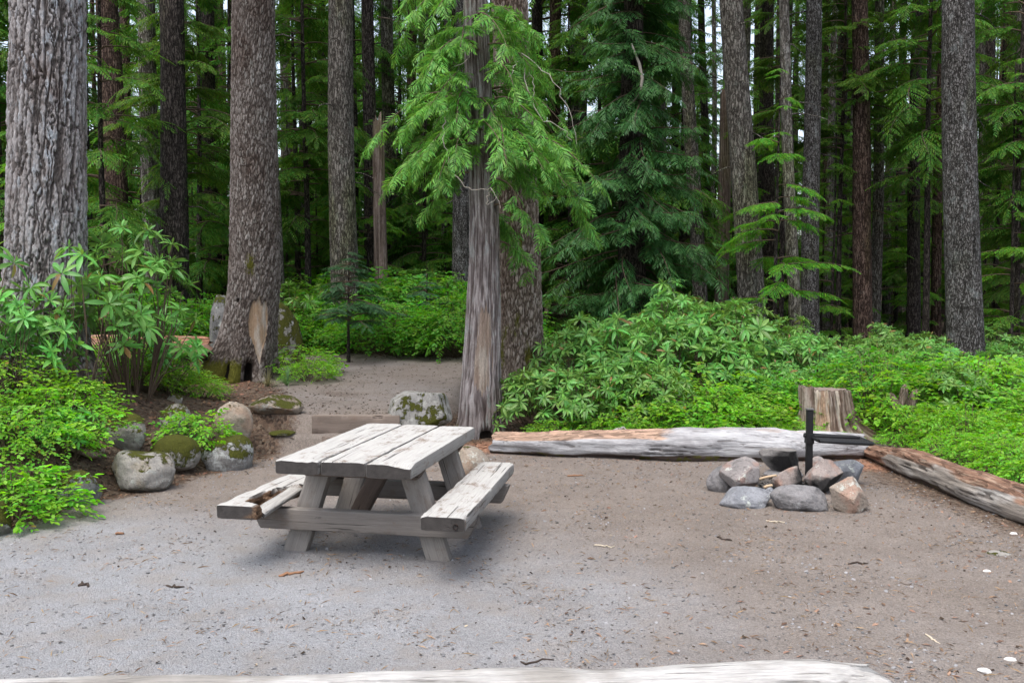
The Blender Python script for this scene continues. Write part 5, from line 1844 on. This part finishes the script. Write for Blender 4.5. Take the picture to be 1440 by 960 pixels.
# ------------------------------------------------------------------ grill post
def grill():
    Y = 8.05
    p = at(1137, 680, Y)
    zg = hz(p[0], Y)
    t = empty('campfire_grill', (p[0], Y, zg), 0, 'black iron post with a swinging grill arm in the fire ring', 'grill')
    m = plain('black_iron', (0.012, 0.012, 0.013), 0.55, 0.4, 60, 0.6, 0.3)
    m2 = plain('bare_iron', (0.18, 0.17, 0.165), 0.6, 0.4, 60, 0.5, 0.5)
    zt = at(1137, 576, Y)[2] - zg
    bm = bmesh.new()

    def box(x0, x1, y0, y1, z0, z1, rot=None):
        v = bmesh.ops.create_cube(bm, size=1.0)['verts']
        bmesh.ops.scale(bm, verts=v, vec=(x1 - x0, y1 - y0, z1 - z0))
        bmesh.ops.translate(bm, verts=v, vec=((x0 + x1) / 2, (y0 + y1) / 2, (z0 + z1) / 2))

    def fin(name, mat, bev=0.004):
        nonlocal bm
        bmesh.ops.bevel(bm, geom=bm.edges[:], offset=bev, segments=2, affect='EDGES')
        me = bpy.data.meshes.new(name)
        bm.to_mesh(me)
        bm.free()
        me.materials.append(mat)
        bm = bmesh.new()
        return obj(name, me, t)
    box(-0.026, 0.026, -0.026, 0.026, -0.1, zt)
    fin('post', m)
    box(-0.033, 0.033, -0.033, 0.033, zt + 0.001, zt + 0.012)
    fin('cap', m2, 0.003)
    za = at(1137, 617, Y)[2] - zg
    # sleeve round the post
    box(-0.034, 0.034, -0.034, 0.034, za - 0.04, za + 0.05)
    fin('sleeve', m)
    # the grate, seen almost edge on: frame and bars
    x0, x1, y0, y1 = 0.02, 0.50, -0.21, 0.19
    tilt = -0.02
    o = None
    A = Acc()
    A.tube([(x0, y0, za + .012), (x1 - 0.03, y0, za - 0.012), (x1, y0 + .05, za - 0.014), (x1, y1 - .05, za - 0.014), (x1 - 0.03, y1, za - 0.012), (x0, y1, za + .012), (x0, y0, za + .012)], 0.014, 8)
    for k in range(1, 12):
        yy = y0 + (y1 - y0) * k / 12
        A.tube([(x0, yy, za + .014), (x1, yy, za - 0.010)], 0.008, 6)
    obj('grate', A.mesh('grate', m), t)
    A = Acc()
    A.tube([(-0.05, 0, za + 0.028), (0.1, 0, za + 0.024), (0.3, 0, za + 0.016), (0.44, 0, za + 0.012)], [0.014, 0.018, 0.018, 0.014], 8)
    obj('arm', A.mesh('arm', m), t)


grill()

# ------------------------------------------------------------------ shrubs
ORDN = ['first', 'second', 'third', 'fourth', 'fifth', 'sixth', 'seventh', 'eighth', 'ninth', 'tenth', 'eleventh', 'twelfth', 'thirteenth', 'fourteenth', 'fifteenth', 'sixteenth']
rp = np.random.default_rng(31)


def row(kind, protos, pts, text, cat, group, s0, s1, jit=0.2, dz=0.0, fall=False):
    """a row of shrubs from left to right; text with %s for the place in the row"""
    for k, (x, y) in enumerate(pts):
        plant(kind, protos[int(rp.integers(0, len(protos)))], x + rp.uniform(-jit, jit), y + rp.uniform(-jit, jit), rp.uniform(s0, s1) * (1 - 0.38 * float(ss((720 + F * x / y - 985) / 130)) if fall else 1), rp.uniform(0, 6.28), text % ORDN[k], cat, group, dz)


def line(a, b, n):
    return [(a[0] + (b[0] - a[0]) * k / max(1, n - 1), a[1] + (b[1] - a[1]) * k / max(1, n - 1)) for k in range(n)]


RG, HG = 'rhododendrons of the thicket behind the log', 'bright huckleberry shrubs'
row('rhododendron_bush', RHO, line((0.50, 10.75), (1.75, 10.95), 4), '%s rhododendron from the cedar in the front row behind the silvery log', 'bush', RG, 0.62, 0.80)
row('rhododendron_bush', RHO, line((0.75, 11.7), (4.2, 12.1), 6), '%s rhododendron from the cedar in the middle row of the thicket', 'bush', RG, 0.78, 1.05, fall=True)
row('rhododendron_bush', RHO, line((0.9, 13.0), (5.6, 13.4), 8), '%s rhododendron from the mossy trunk in the back row of the thicket', 'bush', RG, 0.85, 1.2, fall=True)
row('rhododendron_bush', RHO, line((1.6, 14.6), (6.2, 14.8), 6), '%s rhododendron from the mossy trunk in the hindmost row, below the dark cedar', 'bush', RG, 0.85, 1.25, fall=True)
for px, Y, s, lab in ((945, 13.6, 1.48, 'tallest rhododendron, its top standing out of the thicket below the dark cedar'), (1045, 14.8, 1.02, 'tall rhododendron standing out in front of the thick bowed trunk')):
    x, y, z = ground_under(px, Y)
    plant('rhododendron_bush', RHO_TALL[0] if s > 1.2 else RHO[1], x, y, s if s < 1.2 else 0.88, 1.0, lab, 'bush')
row('rhododendron_bush', RHO, line((4.5, 12.3), (8.4, 13.1), 6), '%s rhododendron from the stump in the row behind the bright shrubs at right', 'bush', 'rhododendrons at the right', 0.5, 0.7)
row('rhododendron_bush', RHO, line((6.4, 14.2), (10.2, 15.0), 5), '%s rhododendron in the row around the big speckled trunk at right', 'bush', 'rhododendrons at the right', 0.55, 0.8)
row('huckleberry_bush', HUC, line((0.45, 10.25), (3.05, 10.15), 7), '%s low bright shrub from the cedar along the back of the silvery log', 'bush', HG, 0.42, 0.62)
row('huckleberry_bush', HUC, line((1.45, 10.65), (2.75, 10.6), 4), '%s bright shrub in the clump between the thicket and the stump', 'bush', HG, 0.7, 1.1)
row('huckleberry_bush', HUC, line((1.7, 11.2), (3.4, 11.3), 4), '%s bright shrub in the second row of the clump left of the stump', 'bush', HG, 0.9, 1.35)
row('huckleberry_bush', HUC, line((3.4, 11.25), (4.1, 11.3), 2), '%s bright shrub just behind the stump', 'bush', HG, 0.7, 0.85)
row('huckleberry_bush', HUC, line((4.5, 10.3), (4.5, 6.4), 9), '%s bright shrub along the crumbling log, counted from the stump', 'bush', HG, 0.5, 0.68)
row('huckleberry_bush', HUC, line((4.95, 10.5), (5.2, 7.6), 6), '%s bright shrub in the second row beyond the crumbling log, from the back', 'bush', HG, 0.55, 1.1)
row('leafy_shrub', SHR, line((4.9, 11.6), (7.0, 9.4), 4), '%s broad leaved shrub among the bright shrubs at right, from the back', 'bush', 'broad leaved shrubs at the right', 0.6, 0.85, 0.3)
row('rhododendron_bush', RHO, line((5.3, 10.9), (6.9, 10.3), 3), '%s rhododendron standing among the bright shrubs below the big speckled trunk', 'bush', 'rhododendrons at the right', 0.55, 0.75, 0.25)
row('leafy_shrub', SHR, line((1.3, 11.0), (3.4, 11.5), 3), '%s broad leaved shrub between the thicket and the stump, from the left', 'bush', 'broad leaved shrubs by the stump', 0.6, 0.8, 0.25)
row('huckleberry_bush', HUC, line((5.7, 10.8), (6.6, 8.6), 5), '%s bright shrub in the third row beyond the crumbling log, from the back', 'bush', HG, 0.75, 1.3)
row('huckleberry_bush', HUC, line((4.4, 11.2), (7.4, 11.9), 6), '%s bright shrub from the stump in front of the right hand rhododendrons', 'bush', HG, 0.9, 1.5)
row('huckleberry_bush', HUC, line((3.75, 10.05), (4.1, 10.2), 2), '%s little bright shrub at the right foot of the stump', 'bush', HG, 0.22, 0.32)
plant('huckleberry_bush', HUC[0], 3.42, 10.2, 0.26, 2.0, 'little bright shrub at the left foot of the stump', 'bush', HG)

# behind the earth path
row('leafy_shrub', SHR, [(x, y) for x, y in line((-3.6, 18.0), (-0.75, 16.4), 8)], '%s leafy green shrub from the left at the far end of the path', 'bush', 'shrubs at the end of the path', 0.75, 1.2)
row('leafy_shrub', SHR, line((-4.6, 20.2), (-0.5, 19.0), 7), '%s taller shrub from the left in the row behind the end of the path', 'bush', 'shrubs at the end of the path', 1.3, 1.75)
row('rhododendron_bush', RHO, line((-4.6, 18.0), (-1.0, 20.6), 4), '%s rhododendron from the left among the shrubs at the path end', 'bush', 'shrubs at the end of the path', 1.0, 1.3)
row('leafy_shrub', SHR, line((-6.6, 16.2), (-4.7, 17.0), 4), '%s green shrub behind the scarred tree, from the left', 'bush', 'shrubs behind the scarred tree', 1.0, 1.3)
row('leafy_shrub', SHR, line((-9.4, 14.6), (-6.6, 15.4), 4), '%s green shrub behind the huge fir, from the left', 'bush', 'shrubs behind the huge fir', 1.1, 1.4)
row('rhododendron_bush', RHO, line((-0.25, 15.5), (0.1, 19.5), 3), '%s shrub seen in the gap left of the mossy trunk, from the front', 'bush', 'shrubs in the gap by the mossy trunk', 0.7, 0.9)

# the left bank
for px, py, Y, s, lab in ((195, 300, 9.6, 1.0, 'large leaved rhododendron growing right of the huge fir'),):
    pass
RB = 'large leaved rhododendrons of the left bank'


def plant_px(kind, protos, px, Y, s, lab, cat, group=None, sz=None, rz=None, dz=0.0):
    x = (px - 720) / F * Y
    return plant(kind, protos, x, Y, s, rp.uniform(0, 6.28) if rz is None else rz, lab, cat, group, dz, sz)


plant_px('rhododendron_bush', RHO_TALL[0], 188, 10.0, 1.0, 'tall large leaved rhododendron right of the huge fir', 'bush', RB, 0.98)
plant_px('rhododendron_bush', RHO_OPEN[1], 222, 10.9, 0.80, 'rhododendron in front of the reddish fallen log, right of the tall one', 'bush', RB, 0.92)
plant_px('rhododendron_bush', RHO_AIRY[0], 108, 9.05, 1.0, 'rhododendron in front of the right side of the huge fir', 'bush', RB)
plant_px('rhododendron_bush', RHO_OPEN[0], 30, 8.7, 0.75, 'rhododendron in front of the left side of the huge fir', 'bush', RB, 1.0)
plant_px('rhododendron_bush', RHO_AIRY[0], -22, 8.8, 0.95, 'rhododendron cut off by the left edge below the huge fir', 'bush', RB, 0.9)
plant_px('rhododendron_bush', RHO_OPEN[1], 95, 7.9, 0.42, 'small rhododendron low on the bank among the bright shrubs', 'bush', RB)
HB = 'bright shrubs of the left bank'
plant_px('huckleberry_bush', HUC_N[0], 15, 6.95, 0.82, 'lowest and nearest bright shrub spilling over the dark boulder', 'bush', HB, rz=0.4)
plant_px('huckleberry_bush', HUC_N[1], -20, 6.7, 0.7, 'bright shrub cut off by the left edge beside the nearest one', 'bush', HB)
plant_px('huckleberry_bush', HUC[1], 20, 7.6, 0.80, 'bright shrub second up the bank at the left edge', 'bush', HB)
plant_px('huckleberry_bush', HUC[2], 70, 8.1, 0.85, 'bright shrub halfway up the bank below the huge fir', 'bush', HB)
plant_px('huckleberry_bush', HUC[3], -5, 8.3, 0.9, 'bright shrub halfway up the bank at the left edge', 'bush', HB)
plant_px('huckleberry_bush', HUC[0], 88, 8.75, 0.7, 'bright shrub spreading over the bare bank below the fallen log', 'bush', HB)
plant_px('huckleberry_bush', HUC[1], 190, 10.6, 0.62, 'bright shrub in front of the middle of the reddish fallen log', 'bush', HB)
plant_px('huckleberry_bush', HUC[2], 240, 11.4, 0.62, 'bright shrub in front of the hollow end of the fallen log', 'bush', HB)
plant_px('huckleberry_bush', HUC[3], 170, 10.8, 0.85, 'bright shrub behind the tall rhododendron by the fallen log', 'bush', HB)
plant_px('huckleberry_bush', HUC[3], 275, 11.5, 0.55, 'small bright shrub at the left root of the scarred tree', 'bush', HB)
plant_px('huckleberry_bush', HUC_N[0], 270, 9.05, 0.62, 'little bright shrub growing between the boulders', 'bush', HB, 0.80, 1.2)
plant_px('huckleberry_bush', HUC_N[1], 208, 8.35, 0.14, 'tiny bright sprout beside the mossy boulder', 'sprout')
plant_px('huckleberry_bush', HUC[0], 418, 13.9, 0.85, 'bright shrub at the right foot of the scarred tree', 'bush', HB, 0.8)
plant_px('huckleberry_bush', HUC[1], 435, 13.2, 0.55, 'lower bright shrub by the path right of the scarred tree', 'bush', HB)


# ---- fir saplings behind the path, drawn as tiers of needle sprays
def sapling(px, Y, py_top, lab, k):
    x, y, z = ground_under(px, Y)
    H = at(px, py_top, Y)[2] - z
    t = empty('fir_sapling', (x, y, z), 0, lab, 'tree', 'young fir saplings')
    me = crown_mesh('sapling_crown', H, H * 0.36, H, H * 0.48, M_FIRS, H * 0.07, 5, FR, 500 + k, H * 0.15, 0.25, 0.25, shape=0.8, nf=8, low=0.9, gap=0.05)
    obj('trunk', simple_trunk(H, 0.028, 0.006, 520 + k, BK['dark'], n=8), t)
    obj('crown', me, t)


sapling(492, 15.6, 350, 'young fir sapling with a thin bare stem in front of the grey trunk', 0)
sapling(600, 18.0, 385, 'young fir sapling poking out of the shrubs left of the cedar', 1)
sapling(1030, 16.0, 418, 'small fir sapling in the thicket below the bare snag', 2)


# ---- tufts of beargrass at the foot of the scarred tree
def tuft(px, Y, lab, k, mat):
    x, y, z = ground_under(px, Y)
    r = np.random.default_rng(600 + k)
    A = Acc()
    for i in range(70):
        a = r.uniform(0, 6.283)
        L = r.uniform(0.22, 0.42)
        tt = np.linspace(0, 1, 6)
        e = r.uniform(0.15, 0.9)
        rr = L * e * tt
        zz = L * (tt * (1.05 - 0.35 * e) - 0.95 * e * tt ** 2.2)
        c, s = math.cos(a), math.sin(a)
        wd = 0.005 * (1 - tt * 0.8)
        V = []
        for q in range(6):
            V += [(c * rr[q] - s * wd[q], s * rr[q] + c * wd[q], zz[q]), (c * rr[q] + s * wd[q], s * rr[q] - c * wd[q], zz[q])]
        A.add(V, [(2 * q, 2 * q + 1, 2 * q + 3, 2 * q + 2) for q in range(5)])
    o = obj('grass_tuft', A.mesh('grass_tuft', mat), None, (x, y, z))
    tag(o, lab, 'grass tuft')


tuft(375, 12.7, 'pale dry tuft of long grass below the scarred tree', 0, leaf_mat('dry_blades', (0.26, 0.25, 0.14), None, 0.15, 0.6, 0.2, 0.03, 0.6))
tuft(402, 12.75, 'green tuft of long grass right of the dry one below the scarred tree', 1, M_GRA)

# ------------------------------------------------------------------ loose stuff on the ground
def scatter(name, n, xr, yr, keep, make, mat, seed):
    r = np.random.default_rng(seed)
    x = r.uniform(*xr, n * 3)
    # nearer places get more, as the photograph resolves more there
    y = yr[0] + (yr[1] - yr[0]) * r.random(n * 3) ** 1.5
    k = keep(x, y, r)
    x, y = x[k][:n], y[k][:n]
    z = hf(x, y)
    A = Acc()
    make(A, x, y, z, r)
    o = obj(name, A.mesh(name, mat, smooth=False))
    return tag(o, None, None, kind='stuff')


OCT_V = np.array([(1, 0, 0), (0, 1, 0), (-1, 0, 0), (0, -1, 0), (0.7, 0.7, 0.75), (-0.7, 0.7, 0.75), (-0.7, -0.7, 0.75), (0.7, -0.7, 0.75)]) * np.array([1, 1, 0.9])
OCT_Q = np.array([(0, 1, 4, 7), (1, 2, 5, 4), (2, 3, 6, 5), (3, 0, 7, 6), (4, 5, 6, 7)])


def pebbles(A, x, y, z, r):
    n = len(x)
    a = r.uniform(0, 6.28, n)
    s = 0.003 + 0.008 * r.random(n) ** 4
    Rm = frames(np.stack([np.cos(a), np.sin(a), r.normal(0, .2, n)], 1), roll=r.normal(0, .5, n))
    Rm = Rm * (s[:, None] * np.stack([r.uniform(.8, 1.5, n), r.uniform(.7, 1.1, n), r.uniform(.5, .9, n)], 1))[:, None, :]
    A.many(OCT_V, OCT_Q, Rm, np.stack([x, y, z], 1))


def flakes(A, x, y, z, r, l0=0.012, l1=0.05, ar=0.35):
    n = len(x)
    a = r.uniform(0, 6.28, n)
    L = l0 + (l1 - l0) * r.random(n) ** 2
    Rm = frames(np.stack([np.cos(a), np.sin(a), r.normal(0, .25, n)], 1), roll=r.normal(0, .35, n))
    Rm = Rm * np.stack([L, L * r.uniform(.5, 1.3, n) * ar, L], 1)[:, None, :]
    V = np.array([(-.5, 0, 0), (-.1, .5, .10), (.5, .05, 0), (.1, -.5, .06)])
    A.many(V, np.array([(0, 1, 2, 3)]), Rm, np.stack([x, y, z + 0.004], 1))


def needles(A, x, y, z, r):
    flakes(A, x, y, z, r, 0.02, 0.09, 0.07)


def clearing(x, y, r):
    d = np.interp(y, _ye, _xe) - x
    drift = fbm(np.stack([x * 1.4, y * 1.4, 0 * x + 3], 1), 3)
    return (d < -0.02) & (x < 3.75) & (y < 9.6) & (r.random(len(x)) < 0.25 + 1.6 * np.clip(drift + 0.1, 0, 1))


def bank(x, y, r):
    d = np.interp(y, _ye, _xe) - x
    p = ss((d + 0.35) / 0.5) + 0.0
    inpath = (y > 10) & (x > -2.6) & (x < -0.6)
    return (r.random(len(x)) < p) & ~inpath


def rightlit(x, y, r):
    q = np.minimum(polydist(x, y, [(3.65, 9.6), (3.75, 8.0), (3.95, 6.4), (4.2, 4.6)]), polydist(x, y, [(-0.3, 9.9), (1.7, 9.35), (3.6, 9.5)]) * 1.6)
    return (r.random(len(x)) < np.exp(-q / 0.55)) | (r.random(len(x)) < 0.10) & (x > 0)


def under(x, y, r):
    return (y > 9.95) & (x > -0.5) | (x > 4.05)


M_PEB = plain('pebble_rock', (0.185, 0.183, 0.186), 0.9, 0.15, 90, 0.4, island=True)
M_LEAFL = plain('leaf_litter', (0.16, 0.092, 0.060), 0.9, 0.1, 60, 0.4, island=True)
M_CHIP = plain('wood_chips', (0.20, 0.13, 0.093), 0.9, 0.1, 60, 0.4, island=True)
M_NEED = plain('fallen_needles', (0.20, 0.135, 0.085), 0.9, 0.1, 60, 0.4, island=True)
M_CONE = plain('cone_scraps', (0.055, 0.038, 0.028), 0.9, 0.1, 60, 0.4, island=True)
M_PALE = plain('pale_flecks', (0.24, 0.20, 0.145), 0.9, 0.1, 60, 0.4, island=True)
scatter('gravel', 14000, (-4.8, 4.0), (3.6, 10.0), clearing, pebbles, M_PEB, 1)
scatter('leaf_litter', 15000, (-8, 0), (5.2, 15), bank, lambda *a: flakes(*a, 0.02, 0.075, 0.5), M_LEAFL, 2)
scatter('wood_debris', 5000, (-0.8, 4.4), (4.0, 10.3), rightlit, lambda *a: flakes(*a, 0.012, 0.055, 0.4), M_CHIP, 3)
scatter('needle_litter', 9000, (-4.8, 4.2), (3.6, 10.0), clearing, needles, M_NEED, 4)
scatter('cone_debris', 500, (-4.6, 4.2), (3.6, 10.0), clearing, lambda A, x, y, z, r: flakes(A, x, y, z + .003, r, 0.010, 0.034, 0.8), M_CONE, 5)
scatter('pale_debris', 700, (-4.6, 4.2), (3.6, 10.0), clearing, lambda *a: flakes(*a, 0.008, 0.028, 0.5), M_PALE, 6)
scatter('forest_litter', 9000, (-0.5, 9), (5.5, 14), under, lambda *a: flakes(*a, 0.02, 0.08, 0.5), M_LEAFL, 7)
scatter('path_debris', 2500, (-4.5, -0.4), (10.2, 17), lambda x, y, r: np.interp(y, _ye, _xe) < x, lambda *a: flakes(*a, 0.012, 0.05, 0.6), M_CONE, 8)

def firepit(x, y, r):
    return np.hypot(x - 2.38, y - 8.1) < 0.42


scatter('charcoal', 260, (1.8, 3.0), (7.4, 8.8), firepit, lambda A, x, y, z, r: flakes(A, x, y, z + .012, r, 0.02, 0.06, 0.7), plain('charcoal', (0.012, 0.012, 0.012), 0.9, 0.1, 60, 0.6, island=True), 9)

# sticks one can tell apart
STK = {'o': plain('orange_bark', (0.25, 0.135, 0.08), 0.9, 0.1, 60, 0.5), 'd': plain('dark_stick', (0.055, 0.042, 0.035), 0.9, 0.1, 60, 0.5), 'p': plain('pale_stick', (0.50, 0.43, 0.33), 0.9, 0.1, 60, 0.5)}
for (a, b, rad, c, lab) in (((393, 812), (425, 806), 0.011, 'o', 'orange strip of bark on the gravel in front of the table'),
                            ((233, 825), (257, 826), 0.008, 'd', 'dark stick lying on the gravel, left of the table'),
                            ((113, 822), (124, 825), 0.009, 'd', 'short dark twig on the gravel at the left'),
                            ((160, 752), (177, 750), 0.010, 'o', 'reddish bark scrap on the gravel below the boulders'),
                            ((834, 769), (864, 768), 0.006, 'p', 'pale thin stick on the dirt right of the table'),
                            ((1082, 733), (1103, 736), 0.006, 'p', 'pale thin stick in front of the fire ring'),
                            ((1195, 793), (1218, 793), 0.007, 'd', 'dark stick on the dirt below the tan fire stone'),
                            ((1262, 821), (1296, 824), 0.005, 'd', 'thin brown twig on the dirt at the right'),
                            ((1008, 757), (1027, 761), 0.008, 'd', 'dark twig left below the fire ring'),
                            ((1305, 896), (1320, 906), 0.006, 'p', 'pale twig slanting on the dirt at lower right'),
                            ((797, 670), (820, 669), 0.009, 'o', 'brown flat stick lying below the silvery log'),
                            ((730, 932), (775, 930), 0.006, 'd', 'dark twig lying along the top of the front log')):
    p, q = gr(*a), gr(*b)
    A = Acc()
    r = np.random.default_rng(int(p[0] * 1000) & 0xffff)
    tt = np.linspace(0, 1, 7)[:, None]
    pts = (q - p) * tt + np.stack([r.normal(0, .008, 7), r.normal(0, .012, 7), rad * 0.8 + np.abs(r.normal(0, .003, 7))], 1)
    A.tube(pts, rad * np.array([.6, 1, .9, 1.1, .8, .9, .4]), 5)
    tag(obj('stick', A.mesh('stick', STK[c]), None, p), lab, 'stick')

# white scraps of shell-like wood at lower right
M_WHT = plain('white_chip', (0.55, 0.53, 0.50), 0.8, 0.2, 40, 0.3)
for px, py, s, lab in ((1384, 947, 16, 'white flat chip, lower left of the pair at lower right'), (1421, 931, 14, 'white flat chip, upper right of the pair at lower right'),
                       (1388, 805, 9, 'small whitish chip on the dirt at the right'), (1426, 667 + 85, 9, 'small white pebble below the crumbling log at the right edge')):
    boulder(lab, px, py, s * 1.25, s * 0.5, M_WHT, int(px), 0.8, 0.3, name='white_chip', cat='chip', facets=6)

for o in bpy.data.objects:
    if o.type == 'EMPTY':
        o.empty_display_size = 0.2
print('objects', len(bpy.data.objects))
